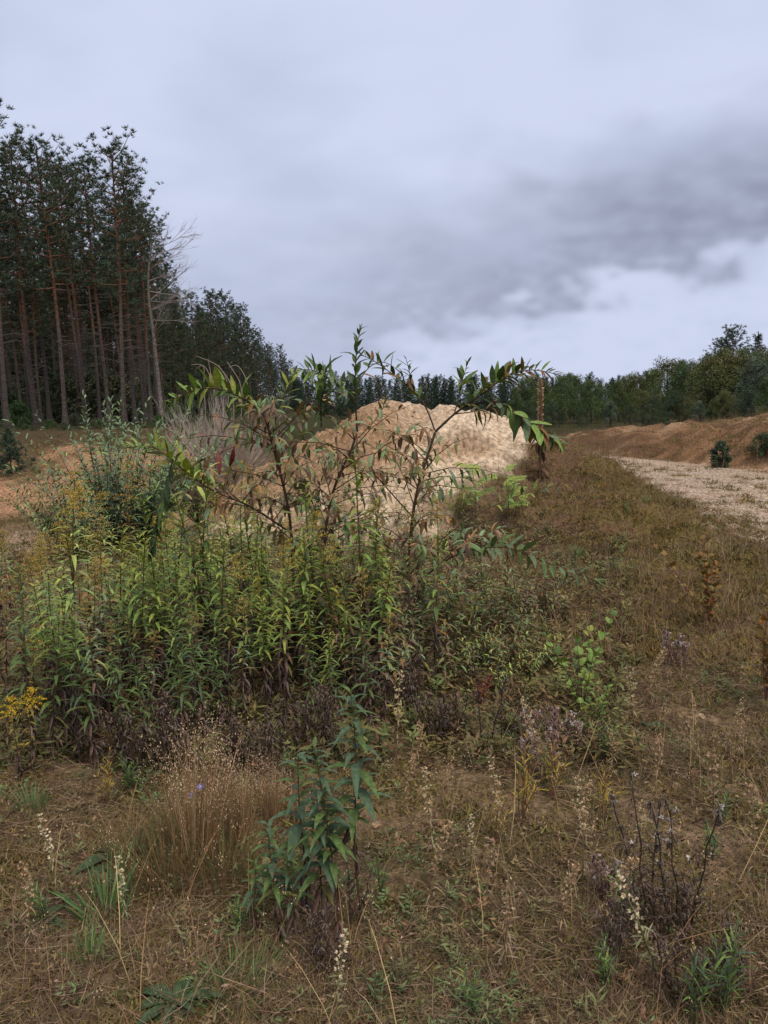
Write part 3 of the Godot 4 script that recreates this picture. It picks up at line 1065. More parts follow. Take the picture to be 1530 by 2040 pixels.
# ---------------------------------------------------------------- forest
func stand(pr: Node3D, ph: float, px: float, d: float, top: float, look: String) -> Node3D:
	var p := on_ground(P(px, 850, d))
	var hh := P(px, top, d).y - p.y
	var o := place_copy(pr, p, R(0, TAU), hh / ph, R(-0.02, 0.02), R(0.0, 0.03))
	o.set_meta("look", look)
	return o

func make_forest() -> void:
	var tall := []
	for k in 7:
		tall.append(pine(100 + k, 16.0, [0.50, 0.57, 0.45, 0.60, 0.53, 0.63, 0.49][k], [2.1, 1.8, 2.3, 1.7, 2.0, 1.6, 2.4][k], [0.8, 0.75, 0.85, 0.7, 0.8, 0.75, 0.8][k], 16 + k * 2))
	var full := []
	for k in 4:
		full.append(pine(140 + k, 14.0, [0.30, 0.40, 0.25, 0.45][k], [1.5, 1.25, 1.6, 1.35][k], 1.05, 8))
	rng.seed = 900
	var edge := []
	var pines := [[-60, 41, 235, 3], [20, 43, 236, 2], [74, 46, 300, 1], [132, 42, 280, 0], [172, 49, 330, 5], [216, 45, 320, 4], [252, 40, 286, 2], [272, 47, 345, 6], [292, 50, 400, 1], [306, 44, 425, 0]]
	for a in pines:
		edge.append(stand(tall[a[3]], 16.0, a[0], a[1], a[2], "tall bare-trunked pine"))
	label_row(edge, "", "along the front edge of the left wood", "pine tree", "tall pines at the edge of the left wood")
	# the wood behind the edge
	var mid := []
	for k in 34:
		var px := -130.0 + k * 13.6 + R(-6, 6)
		var d := R(49, 66)
		mid.append(stand(tall[k % 7], 16.0, px, d, R(330, 520) + maxf(0.0, px - 180.0) * 0.55, "slender shaded pine"))
	label_row(mid, "", "in the second rank of the left wood", "pine tree", "pines inside the left wood")
	var deep := []
	for k in 56:
		var px := -150.0 + k * 9.4 + R(-5, 5)
		var d := R(68, 100)
		deep.append(stand(pick(full), 14.0, px, d, R(520, 620), "dim dark pine"))
	label_row(deep, "", "in the rearmost rank of the left wood", "pine tree", "pines deep in the left wood")
	# the edge of the wood that runs away to the right
	var run := []
	for k in 24:
		var px := 330.0 + k * 11.6 + R(-3, 3)
		var d := lerpf(60.0, 135.0, pow(maxf(0.0, px - 330.0) / 270.0, 1.2))
		var top := 612.0 + 26.0 * sin(k * 1.9)
		if px > 480.0: top = lerpf(615.0, 745.0, (px - 480.0) / 120.0) + R(-14, 14)
		if k == 10: top = 588.0
		run.append(stand(full[k % 4], 14.0, px, d, top, "dark bushy pine"))
	label_row(run, "", "of the wood edge receding behind the mound", "pine tree", "pines of the receding wood edge")
	var run2 := []
	for k in 26:
		var px := 335.0 + k * 10.6 + R(-3, 3)
		var d := lerpf(75.0, 150.0, pow(maxf(0.0, px - 330.0) / 270.0, 1.2)) + R(4, 16)
		var top := R(640, 690)
		if px > 480.0: top = lerpf(665.0, 755.0, (px - 480.0) / 120.0) + R(-10, 10)
		run2.append(stand(pick(full) if k % 3 else pick(tall), 14.0 if k % 3 else 16.0, px, d, top, "shaded pine"))
	label_row(run2, "", "in the rank behind the receding wood edge", "pine tree", "pines behind the receding wood edge")
	var sps := [spruce(330, 10.0, 2.4), spruce(331, 10.0, 2.8)]
	var inner := []
	rng.seed = 88
	for k in 70:
		var px := -160.0 + k * 11.2 + R(-6, 6)
		var d := R(84, 110) if px < 340.0 else lerpf(100.0, 175.0, (px - 340.0) / 280.0) + R(0, 14)
		var top := R(600, 680) if px < 460.0 else lerpf(680.0, 752.0, clampf((px - 460.0) / 140.0, 0, 1)) + R(-8, 12)
		inner.append(stand(sps[k % 2], 10.0, px, d, top, "dark shade-grown spruce"))
	label_row(inner, "", "between the trunks of the left wood", "spruce", "spruces inside the left wood")
	# dead pale tree at the corner of the wood
	rng.seed = 77
	var db := on_ground(P(322, 850, 40.0))
	var dead := thing("dead_tree", db, "pale leafless tree with fine bare branches at the corner of the pine wood", "tree")
	var tb := MB.new()
	var pts := rel(spline(pixels([324, 850, 316, 760, 305, 660, 297, 600, 296, 540, 303, 480], 40.0), 3), db)
	tb.tube(pts, 0.11, 0.04, 7, L(0.26, 0.225, 0.20), L(0.24, 0.205, 0.18))
	part("trunk", tb.mesh(M.bark), dead)
	for k in 15:
		var bb := MB.new()
		var t := lerpf(0.42, 0.98, k / 14.0)
		var f := t * (pts.size() - 1)
		var p := pts[mini(int(f), pts.size() - 2)]
		twigs(bb, p, Vector3(R(0.35, 1.0), R(-0.1, 0.75), R(-0.5, 0.5)).normalized(), R(1.2, 2.1), 0.024, 3, L(0.25, 0.21, 0.19), 4, 0.65, 0.08)
		part("branch", bb.mesh(M.twig), dead)
	# undergrowth along the foot of the wood
	var bushes := []
	var bush := [broadleaf(300, 2.2, 1.3, L(0.050, 0.075, 0.032), 0.08, 0.16, 4200, 0.3), broadleaf(301, 2.0, 1.5, L(0.065, 0.075, 0.040), 0.05, 0.14, 4200, 0.3), broadleaf(302, 2.6, 1.3, L(0.055, 0.095, 0.030), 0.05, 0.17, 4200, 0.5)]
	for b in bush: b.name = "undergrowth_bush"
	rng.seed = 31
	for a in [[-70, 40, 820, 0], [40, 48, 800, 2], [105, 41, 838, 1], [150, 44, 826, 1], [190, 47, 836, 0], [232, 43, 842, 1], [318, 38, 826, 2], [350, 40, 806, 2], [385, 50, 800, 0], [430, 56, 806, 0], [478, 62, 802, 2], [520, 72, 800, 0], [560, 84, 798, 1]]:
		bushes.append(stand(bush[a[3]], [2.2, 2.0, 2.6][a[3]], a[0], a[1], a[2], ["dark green", "dull brownish", "brighter green"][a[3]] + " low bush"))
	for k in 16:
		var q: int = [1, 0, 1, 2][k % 4]
		bushes.append(stand(bush[q], [2.2, 2.0, 2.6][q], -90.0 + k * 27.0 + R(-9, 9), R(33, 39), R(832, 850), ["dark green", "dull brownish", "brighter green"][q] + " low bush"))
	for k in 26:
		var q := k % 3
		bushes.append(stand(bush[q], [2.2, 2.0, 2.6][q], -110.0 + k * 18.0 + R(-6, 6), R(56, 74), R(745, 800), ["dark green", "dull brownish", "brighter green"][q] + " low bush"))
	label_row(bushes, "", "along the foot of the left wood", "bush", "bushes along the foot of the left wood")
	var ys := spruce(320, 2.4, 1.6)
	ys.name = "young_spruce"
	var y1 := stand(ys, 2.4, 16, 16, 856, "")
	tag(y1, "small dark green young spruce on the sandy slope at the left edge", "spruce", "young spruces in the sand pit")
	y1 = stand(ys, 2.4, -60, 17, 850, "")
	tag(y1, "small young spruce on the sandy slope, left of the one at the edge", "spruce", "young spruces in the sand pit")
	var nb := [broadleaf(303, 2.0, 0.75, L(0.040, 0.062, 0.034), 0.04, 0.16, 3000, 0.6), broadleaf(304, 2.0, 1.2, L(0.048, 0.070, 0.032), 0.04, 0.16, 3000, 0.4)]
	for b in nb: b.name = "low_bush"
	rng.seed = 33
	var wl := [[1437, 17.0, 880, 0, "dark green bush on the right part of the orange bank"], [1526, 16.6, 862, 1, "dark green bush at the right edge of the picture on the bank"]]
	for a in wl:
		var o := stand(nb[a[3]], 2.0, a[0], a[1], a[2], "")
		tag(o, a[4], "bush", "bushes on the bank")

func make_far_trees() -> void:
	var sp := [spruce(400, 8.0, 2.4), spruce(401, 8.0, 3.1), spruce(402, 8.0, 2.7), pine(404, 8.0, 0.2, 1.8, 0.9, 2)]
	sp[3].name = "spruce_tree"
	rng.seed = 41
	var far := []
	for k in 62:
		var px := 585.0 + k * 11.5 + R(-9, 9)
		var top := 753.0 + R(-5, 7) - (9.0 if k % 9 == 3 else 0.0)
		far.append(stand(sp[k % 4], 8.0, px, R(98, 125), top, "dark spruce"))
	label_row(far, "", "in the far treeline behind the mound", "spruce", "spruces of the far treeline")
	var far2 := []
	for k in 44:
		far2.append(stand(sp[(k + 1) % 4], 8.0, 590.0 + k * 16.0 + R(-9, 9), R(126, 145), 760.0 + R(-9, 10), "dim distant spruce"))
	label_row(far2, "", "in the rear rank of the far treeline", "spruce", "rear spruces of the far treeline")
	var br := []
	var cols := [L(0.062, 0.092, 0.034), L(0.075, 0.100, 0.036), L(0.095, 0.098, 0.036), L(0.045, 0.066, 0.036), L(0.085, 0.105, 0.075)]
	for k in 5:
		br.append(broadleaf(430 + k, 7.0, [2.5, 2.1, 2.8, 3.1, 2.3][k], cols[k], [0.12, 0.1, 0.14, 0.05, 0.12][k], [0.17, 0.17, 0.19, 0.17, 0.18][k], 9500, [0.9, 0.8, 0.6, 0.2, 0.7][k]))
	rng.seed = 43
	var near := []
	var list := [[1055, 74, 752, 0], [1085, 70, 764, 1], [1120, 72, 750, 0], [1150, 76, 752, 1], [1178, 70, 758, 0], [1100, 64, 800, 3], [1160, 63, 812, 3], [1232, 72, 762, 1], [1262, 76, 745, 2], [1290, 70, 742, 1], [1328, 74, 716, 2], [1362, 72, 720, 0], [1395, 70, 728, 1],
		[1300, 58, 788, 3], [1345, 60, 776, 3], [1255, 60, 806, 3], [1390, 56, 800, 4], [1420, 66, 712, 2], [1450, 68, 702, 2], [1478, 66, 706, 2], [1505, 62, 712, 4], [1540, 66, 700, 2], [1580, 64, 715, 1], [1490, 54, 772, 3], [1530, 52, 756, 1], [1440, 56, 778, 2], [1610, 60, 740, 3], [1650, 66, 720, 2], [1070, 84, 748, 1], [1135, 86, 746, 0], [1205, 80, 764, 0], [1245, 84, 752, 1], [1310, 84, 736, 0], [1350, 82, 722, 1], [1378, 80, 724, 2], [1410, 80, 708, 0], [1440, 78, 700, 1], [1478, 76, 696, 0], [1520, 78, 694, 2], [1560, 76, 700, 0], [1215, 62, 800, 4], [1280, 62, 778, 2], [1420, 56, 800, 1], [1365, 60, 790, 2], [1100, 72, 780, 2], [1030, 72, 775, 1], [1050, 66, 800, 3]]
	for a in list:
		near.append(stand(br[a[3]], 7.0, a[0], a[1], a[2], ["upright mid green tree", "slim light green tree", "broad olive green tree", "dark low spreading bush", "pale silvery willow"][a[3]]))
	label_row(near, "", "of the thicket beyond the bank", "tree", "trees of the thicket beyond the bank")
	var pn := [pine(460, 9.0, 0.5, 1.6, 0.8, 3), pine(461, 9.0, 0.45, 1.7, 0.9, 3)]
	var p1 := stand(pn[0], 9.0, 1425, 84, 684, "")
	tag(p1, "small dark pine with tiered crown above the right thicket, left of the taller pine", "pine tree", "pines above the right thicket")
	var p2 := stand(pn[1], 9.0, 1464, 82, 662, "")
	tag(p2, "tallest dark pine with forked flat crown above the right thicket", "pine tree", "pines above the right thicket")
	var p3 := stand(sp[0], 8.0, 1506, 80, 662, "")
	tag(p3, "pointed grey-green spruce near the right edge above the thicket", "spruce")

# ---------------------------------------------------------------- the willows in the middle
const GREENS := ["fresh", "green", "grey_green", "lime"]
func shrub_part(o: Node3D, b: Vector3, px: Array, r0: float, r1: float, leaves: int, t0: float, ln: float, mats: Array, opt := {}, per := 4) -> void:
	var pts := rel(spline(pixels(px), per), b)
	sprig(o, "branch", pts, r0, r1, opt.get("c0", L(0.045, 0.03, 0.024)), opt.get("c1", L(0.13, 0.07, 0.035)), leaves, t0, ln, LEAF.willow, mats, opt)

func wild_twigs(o: Node3D, b: Vector3, px: Array, n: int, ln: float, mats: Array, per := 10, leaf := 0.085) -> void:
	var pts := rel(spline(pixels(px), 4), b)
	for k in n:
		var s := pts[int(R(0.1, 0.95) * (pts.size() - 1))]
		var d := (ring() + Vector3(0, R(0.05, 0.9), 0)).normalized()
		var l := ln * R(0.5, 1.1)
		var tp := PackedVector3Array([s, s + d * l * 0.35 + Vector3(0, 0.02, 0), s + d * l * 0.7 + Vector3(0, -0.01 * l, 0), s + d * l + Vector3(0, -0.12 * l, 0)])
		sprig(o, "twig", tp, 0.004, 0.0015, L(0.09, 0.045, 0.03), L(0.14, 0.08, 0.04), per, 0.15, leaf, LEAF.willow, mats, {"lift": 0.1, "hang": 0.35, "joined": true, "wide": 0.27})

func make_willows() -> void:
	rng.seed = 5001
	var mixed := ["brown", "olive", "olive", "grey_green", "brown", "green", "rust", "grey_green"]
	# left one: bows over to the left
	var b := G(588, 1340)
	var D := -b.z
	var o := thing("willow_shrub", b, "young willow bowing left over the goldenrods, green leaves along its arching tips", "willow shrub", "young willows in front of the mound")
	var stem := [588, 1340, D, 586, 1200, D, 578, 1040, D - 0.05, 560, 950, D - 0.1, 541, 880, D - 0.15, 530, 830, D - 0.2]
	shrub_part(o, b, stem, 0.0105, 0.006, 6, 0.5, 0.09, mixed)
	shrub_part(o, b, [530, 832, D - 0.2, 506, 808, D - 0.2, 468, 786, D - 0.25, 430, 774, D - 0.3, 395, 776, D - 0.35, 360, 788, D - 0.4, 336, 806, D - 0.4], 0.006, 0.002, 58, 0.05, 0.14, ["fresh", "lime", "fresh", "green", "olive"], {"lift": 0.55})
	shrub_part(o, b, [541, 880, D - 0.15, 553, 820, D - 0.2, 573, 772, D - 0.2, 590, 735, D - 0.2], 0.005, 0.0015, 22, 0.2, 0.11, ["grey_green", "grey_green", "lime"], {"lift": 0.5})
	shrub_part(o, b, [560, 905, D - 0.1, 592, 872, D + 0.1, 632, 848, D + 0.2], 0.005, 0.0015, 12, 0.25, 0.12, ["green", "grey_green", "fresh"])
	shrub_part(o, b, [577, 1060, D, 500, 1010, D - 0.3, 430, 980, D - 0.45, 380, 948, D - 0.5, 338, 912, D - 0.6, 300, 890, D - 0.6, 252, 892, D - 0.6], 0.006, 0.002, 44, 0.36, 0.14, ["fresh", "lime", "green", "olive"], {"lift": 0.45})
	shrub_part(o, b, [545, 888, D - 0.15, 500, 882, D - 0.3, 450, 896, D - 0.4, 405, 916, D - 0.5, 372, 938, D - 0.5], 0.005, 0.0015, 9, 0.3, 0.13, ["red", "brown", "rust", "grey_green"], {"hang": 1.0, "lift": 0.0, "c1": L(0.2, 0.07, 0.035)})
	shrub_part(o, b, [345, 915, D - 0.6, 334, 955, D - 0.6, 322, 1005, D - 0.62, 306, 1060, D - 0.62, 298, 1100, D - 0.62], 0.004, 0.0015, 48, 0.12, 0.105, ["deep", "deep", "green"], {"hang": 1.6, "lift": 0.0, "spread": 0.45, "taper": 0.2})
	wild_twigs(o, b, stem, 34, 0.5, mixed, 14, 0.1)
	wild_twigs(o, b, [577, 1060, D, 500, 1010, D - 0.3, 430, 980, D - 0.45, 380, 948, D - 0.5], 16, 0.38, ["olive", "lime", "brown", "grey_green", "rust"], 12, 0.095)
	# middle one: the tallest leader
	b = G(632, 1330)
	D = -b.z
	o = thing("willow_shrub", b, "tallest young willow, thin dark stem with a leafy leader against the sky", "willow shrub", "young willows in front of the mound")
	stem = [632, 1330, D, 636, 1200, D, 646, 1090, D, 656, 1010, D, 674, 950, D - 0.05, 698, 900, D - 0.1, 712, 860, D - 0.1]
	shrub_part(o, b, stem, 0.011, 0.0065, 6, 0.5, 0.09, mixed)
	shrub_part(o, b, [712, 862, D - 0.1, 708, 800, D - 0.15, 708, 742, D - 0.2, 711, 692, D - 0.2, 719, 652, D - 0.2], 0.006, 0.0016, 28, 0.24, 0.105, ["deep", "green", "green", "grey_green"], {"lift": 0.6})
	shrub_part(o, b, [709, 805, D - 0.15, 682, 775, D - 0.3, 652, 752, D - 0.4, 624, 738, D - 0.45, 600, 736, D - 0.45], 0.005, 0.0015, 44, 0.12, 0.13, ["green", "fresh", "deep", "grey_green"], {"lift": 0.25, "hang": 0.2})
	shrub_part(o, b, [640, 850, D - 0.2, 640, 800, D - 0.3, 648, 764, D - 0.3, 642, 735, D - 0.3], 0.004, 0.0015, 34, 0.1, 0.12, ["green", "grey_green", "fresh"], {"lift": 0.4})
	shrub_part(o, b, [708, 772, D - 0.15, 735, 732, D + 0.1, 766, 722, D + 0.2, 800, 742, D + 0.3], 0.004, 0.0015, 12, 0.1, 0.105, ["deep", "green", "rust"], {"lift": 0.3})
	shrub_part(o, b, [714, 872, D - 0.1, 740, 845, D + 0.1, 762, 815, D + 0.15, 768, 790, D + 0.15], 0.004, 0.0015, 16, 0.25, 0.085, ["brown", "olive", "rust", "green"], {"lift": 0.2})
	wild_twigs(o, b, stem, 44, 0.55, mixed, 14, 0.1)
	# right one: two arms, the right arm arching over towards the sand
	b = G(800, 1290)
	D = -b.z
	o = thing("willow_shrub", b, "young willow forking into two long arms, the right arm arching over the sand", "willow shrub", "young willows in front of the mound")
	stem = [800, 1290, D, 812, 1150, D, 822, 1030, D - 0.1, 836, 960, D - 0.15, 853, 905, D - 0.2, 868, 858, D - 0.25]
	shrub_part(o, b, stem, 0.012, 0.008, 7, 0.3, 0.11, mixed, {"c0": L(0.12, 0.09, 0.045), "c1": L(0.16, 0.10, 0.05), "hang": 0.9})
	shrub_part(o, b, [867, 860, D - 0.25, 850, 815, D - 0.2, 828, 785, D - 0.2, 790, 752, D - 0.15, 750, 722, D - 0.1, 718, 706, D - 0.1], 0.006, 0.002, 30, 0.25, 0.125, ["deep", "green", "olive", "rust"], {"lift": 0.45})
	shrub_part(o, b, [828, 785, D - 0.2, 818, 760, D - 0.2, 815, 738, D - 0.2, 808, 712, D - 0.2], 0.004, 0.0015, 11, 0.3, 0.10, ["deep", "green"], {"lift": 0.4})
	shrub_part(o, b, [867, 860, D - 0.25, 905, 825, D - 0.3, 945, 796, D - 0.35, 985, 766, D - 0.4, 1020, 746, D - 0.45, 1062, 737, D - 0.5, 1112, 746, D - 0.55], 0.008, 0.002, 60, 0.2, 0.14, ["green", "olive", "rust", "deep", "fresh", "grey_green"], {"lift": 0.45})
	shrub_part(o, b, [905, 825, D - 0.3, 914, 790, D - 0.3, 921, 758, D - 0.3, 932, 722, D - 0.3], 0.004, 0.0015, 14, 0.35, 0.12, ["green", "grey_green", "lime"], {"lift": 0.5})
	shrub_part(o, b, [925, 810, D - 0.3, 985, 800, D - 0.4, 1030, 824, D - 0.5, 1068, 852, D - 0.55, 1098, 872, D - 0.6, 1118, 890, D - 0.6], 0.006, 0.002, 44, 0.22, 0.145, ["green", "fresh", "grey_green", "rust"], {"lift": 0.05, "hang": 0.5})
	shrub_part(o, b, [905, 825, D - 0.3, 955, 818, D - 0.2, 1000, 806, D - 0.15], 0.004, 0.0015, 12, 0.3, 0.12, ["rust", "brown", "olive"], {"hang": 0.6, "lift": 0.0})
	shrub_part(o, b, [822, 1030, D - 0.1, 760, 960, D - 0.3, 735, 925, D - 0.35, 770, 885, D - 0.4, 820, 866, D - 0.4, 856, 872, D - 0.4], 0.005, 0.0015, 10, 0.2, 0.12, ["brown", "rust", "brown", "olive"], {"hang": 1.0, "lift": 0.0, "c1": L(0.2, 0.09, 0.04)})
	shrub_part(o, b, [812, 1150, D, 880, 1075, D - 0.3, 960, 1020, D - 0.4, 1040, 985, D - 0.5, 1125, 965, D - 0.6], 0.005, 0.0015, 18, 0.55, 0.115, ["fresh", "lime", "grey_green", "green"], {"lift": 0.3})
	shrub_part(o, b, [812, 1180, D, 900, 1110, D - 0.4, 1000, 1090, D - 0.6, 1100, 1125, D - 0.7, 1200, 1160, D - 0.8], 0.006, 0.0015, 50, 0.3, 0.13, ["grey_green", "grey_green", "green"], {"lift": 0.15})
	wild_twigs(o, b, stem, 30, 0.5, mixed, 13, 0.1)
	wild_twigs(o, b, [812, 1180, D, 900, 1110, D - 0.4, 1000, 1090, D - 0.6], 14, 0.45, ["brown", "grey_green", "green", "rust"], 14, 0.1)
	# knee-high willow regrowth between them
	var low := []
	var kinds := [["brown", "olive", "rust", "green", "grey_green"], ["grey_green", "green", "olive"], ["brown", "olive", "dark_brown", "green"], ["lime", "olive", "green"]]
	var pr := []
	for k in 4:
		pr.append(leafy_herb("low_willow", 5100 + k, 0.85, [12, 7, 12, 11][k], [22, 15, 22, 22][k], 0.095, "willow", kinds[k], 0.8, L(0.10, 0.055, 0.035), {"t0": 0.2, "lift": 0.15, "hang": 0.25, "joined": k != 1, "wide": 0.24}))
	rng.seed = 5200
	for a in [[500, 1250, 0, .8], [560, 1270, 2, .8], [690, 1255, 0, .9], [745, 1290, 2, .9], [770, 1230, 3, .8], [830, 1330, 2, 1.0], [880, 1250, 0, .9], [930, 1290, 1, .9], [985, 1260, 1, .8], [1040, 1230, 0, .7], [940, 1180, 2, .7], [1010, 1330, 0, .7], [640, 1220, 0, .9], [470, 1200, 3, .8], [400, 1190, 0, .8], [430, 1130, 1, .9], [540, 1180, 3, .7], [720, 1180, 2, .7], [890, 1375, 2, .7], [780, 1370, 2, .8], [700, 1330, 3, .8], [800, 1290, 0, .8], [860, 1300, 3, .7], [960, 1240, 3, .6], [930, 1340, 3, .6], [1000, 1280, 2, .8], [1060, 1290, 1, .6], [1050, 1350, 3, .5], [980, 1390, 3, .5], [1090, 1240, 2, .6], [850, 1180, 1, .8], [900, 1130, 3, .6], [960, 1110, 2, .6], [520, 1080, 0, .6], [565, 1020, 2, .5], [610, 1060, 0, .6], [670, 1040, 0, .5], [600, 980, 3, .4], [650, 960, 2, .4], [540, 960, 0, .45], [720, 1070, 0, .55], [760, 1090, 1, .5], [820, 1080, 2, .5], [500, 1000, 2, .5], [700, 930, 2, .3], [590, 920, 0, .35], [480, 1100, 3, .7], [750, 1010, 2, .35], [530, 1010, 3, .45], [575, 950, 0, .4], [630, 1020, 3, .45], [690, 990, 1, .4], [560, 900, 2, .3], [640, 900, 0, .3], [790, 1050, 0, .45], [840, 1000, 2, .35], [470, 1040, 1, .6], [715, 850, 0, .28], [770, 815, 3, .22], [40, 1120, 1, .5], [110, 1110, 1, .45], [180, 1130, 3, .5], [780, 1140, 0, .7], [660, 1150, 2, .8], [600, 1130, 0, .8], [1110, 1180, 2, .5], [750, 1400, 0, .7]]:
		var q := place_copy(pr[a[2]], G(a[0], a[1]), R(0, TAU), a[3] * R(0.9, 1.1))
		q.set_meta("look", ["brown and olive leaved", "grey-green leaved", "withered brown leaved", "yellow-green leaved"][a[2]] + " low willow")
		low.append(q)
	label_row(low, "", "in the thicket before the mound", "willow shrub", "low willows in the thicket before the mound")
	# the grey-green bush at the left
	var gb := []
	for k in 2:
		gb.append(leafy_herb("grey_willow_bush", 5300 + k, [1.75, 1.6][k], [44, 40][k], 52, 0.105, "willow", [["grey_green", "green", "grey_green", "blue_green"], ["grey_green", "blue_green", "green", "fresh"]][k], [0.85, 1.0][k], L(0.06, 0.04, 0.03), {"t0": 0.15, "lift": 0.35, "joined": true, "taper": 0.3, "spread": 1.2, "wide": 0.28}))
	var gl := ["large grey-green willow bush left of the mound, between sandy slope and goldenrods", "grey-green willow bush behind the arching willow, below the pine wood", "open stemmed grey-green willow at the left over the sandy flat", "grey-green willow bush partly behind the dry twiggy shrub"]
	var gi := 0
	for a in [[225, 1100, 0, 1.0], [290, 1080, 1, 0.98], [160, 1120, 1, 0.72], [395, 1050, 0, 0.5]]:
		var q := place_copy(gb[a[2]], G(a[0], a[1]), R(0, TAU), a[3])
		tag(q, gl[gi], "willow shrub", "grey-green willow bushes left of the mound")
		gi += 1
	# dry grey shrub
	rng.seed = 5400
	var sb := on_ground(P(440, 930, 12.0))
	var ds := thing("dry_shrub", sb, "dry leafless shrub, a dense tangle of grey twigs left of the mound", "shrub")
	for k in 34:
		var tb := MB.new()
		twigs(tb, ring() * 0.15, (Vector3.UP + ring() * R(0.1, 1.0)).normalized(), R(0.60, 0.95), 0.010, 3, L(0.40, 0.34, 0.295), 5, 0.42, 0.25)
		part("stem", tb.mesh(M.twig), ds)
	for k in 7:
		var tb := MB.new()
		var x0 := 410.0 + k * 14.0
		tb.tube(rel(spline(pixels([x0, 840, x0 - 6 + R(-8, 8), 770, x0 - 10 + R(-20, 20), 730, x0 - 50 + R(-10, 30), 722 + R(-15, 12)], 12.0), 4), sb), 0.008, 0.003, 3, L(0.26, 0.21, 0.18), L(0.34, 0.28, 0.22))
		part("stem", tb.mesh(M.twig), ds)

# ---------------------------------------------------------------- goldenrods
func make_goldenrods() -> void:
	var col := L(0.36, 0.28, 0.055)
	var pr := [
		goldenrod("goldenrod", 600, 0.90, 54, 0.125, ["olive", "brown", "green"], ["fresh", "fresh", "lime"], ["lime", "fresh"], 0.0, 0.42, "goldenrod", col),
		goldenrod("goldenrod", 601, 0.90, 54, 0.135, ["olive", "rust", "green"], ["fresh", "green", "lime"], ["lime"], 0.0, 0.36, "goldenrod", col),
		goldenrod("goldenrod", 602, 0.98, 40, 0.12, ["olive", "brown"], ["fresh", "lime", "olive"], ["lime", "olive"], 0.9, 0.42, "goldenrod", col),
		goldenrod("goldenrod", 603, 0.98, 38, 0.115, ["rust", "brown"], ["green", "olive", "fresh"], ["olive", "lime"], 1.1, 0.45, "goldenrod", L(0.32, 0.22, 0.06)),
		goldenrod("goldenrod", 604, 0.75, 42, 0.115, ["olive", "green"], ["green", "green", "blue_green"], ["green", "fresh"], 0.0, 0.30, "goldenrod", col),
		goldenrod("goldenrod", 605, 0.92, 40, 0.105, ["brown", "dark_brown"], ["grey_green", "olive", "green"], ["olive", "rust"], 0.7, 0.40, "goldenrod", L(0.30, 0.22, 0.07), true),
		goldenrod("goldenrod", 606, 0.88, 36, 0.105, ["brown", "dark_brown"], ["rust", "olive", "brown"], ["olive", "rust"], 0.8, 0.35, "goldenrod", L(0.30, 0.19, 0.06), true),
		goldenrod("goldenrod", 607, 0.92, 54, 0.13, ["olive", "rust", "green"], ["fresh", "green", "lime"], ["lime", "fresh"], 0.0, 0.38, "goldenrod", col, true),
		goldenrod("goldenrod", 608, 1.0, 48, 0.12, ["olive", "brown"], ["fresh", "lime", "olive"], ["lime", "olive"], 1.0, 0.40, "goldenrod", L(0.38, 0.29, 0.055), true),
		goldenrod("goldenrod", 609, 1.0, 44, 0.115, ["rust", "brown"], ["green", "olive", "fresh"], ["olive", "lime"], 1.1, 0.45, "goldenrod", L(0.34, 0.24, 0.06), true),
	]
	var looks := ["leafy goldenrod without bloom", "long-leaved goldenrod", "goldenrod with yellow plume", "goldenrod with rusty plume", "short dark green goldenrod", "sparse olive goldenrod", "rusty-leaved seeding goldenrod", "leafy goldenrod without bloom", "goldenrod with yellow plume", "goldenrod with rusty plume"]
	rng.seed = 610
	var rows := [[], [], []]
	var used := []
	var tries := 0
	while used.size() < 175 and tries < 9000:
		tries += 1
		var px := R(-70, 770)
		var py := R(1235, 1545)
		if px < 90 and R(0, 1) < 0.55: continue
		if py > 1470 and (px > 420 or px < 60): continue
		if py < 1340 and R(0, 1) < 0.62: continue
		if px < 250 and R(0, 1) < 0.25: continue
		var g := G(px, py)
		var ok := true
		for u in used:
			if Vector2(u.x - g.x, u.z - g.z).length() < 0.098:
				ok = false
				break
		if not ok: continue
		used.append(g)
		var kind: int
		var q := R(0, 1)
		if py > 1430:
			kind = 4 if q < 0.6 else (0 if q < 0.8 else 5)
		elif px < 230:
			kind = 5 if q < 0.45 else (6 if q < 0.6 else (9 if q < 0.8 else 8))
		elif py < 1340:
			kind = 8 if q < 0.4 else (9 if q < 0.65 else (7 if q < 0.88 else 6))
		else:
			kind = 1 if q < 0.38 else (0 if q < 0.72 else (2 if q < 0.86 else (3 if q < 0.92 else 4)))
		var s := R(0.68, 1.10)
		if px > 430 and py > 1400: s *= 0.9
		if py < 1340: s *= 0.86
		s *= 1.0 + 0.55 * nz.get_noise_2d(g.x * 22.0, g.z * 22.0 + 400.0)
		var o := place_copy(pr[kind], g, R(0, TAU), s, R(-0.07, 0.07), R(-0.07, 0.07))
		o.set_meta("look", looks[kind])
		rows[0 if py > 1440 else (1 if py > 1340 else 2)].append(o)
	label_row(rows[0], "", "in the front row of the patch", "goldenrod", "goldenrods of the patch")
	label_row(rows[1], "", "in the middle row of the patch", "goldenrod", "goldenrods of the patch")
	label_row(rows[2], "", "in the back row of the patch", "goldenrod", "goldenrods of the patch")
	# taller ones that stand out of the back of the patch
	var tl := []
	for a in [[425, 1290, 970, 8], [482, 1290, 925, 9], [365, 1280, 1015, 8], [645, 1280, 1065, 9], [842, 1300, 1015, 8], [105, 1290, 1070, 8], [525, 1260, 1090, 8]]:
		var g := G(a[0], a[1])
		var o := place_copy(pr[a[3]], g, R(0, TAU), (P(a[0], a[2], -g.z).y - g.y) / 1.0, R(-0.04, 0.04), R(-0.04, 0.04))
		o.set_meta("look", "tall goldenrod with %s plume" % ["yellow", "rusty"][a[3] - 8])
		tl.append(o)
	label_row(tl, "", "of those towering behind the patch", "goldenrod", "tall goldenrods behind the patch")
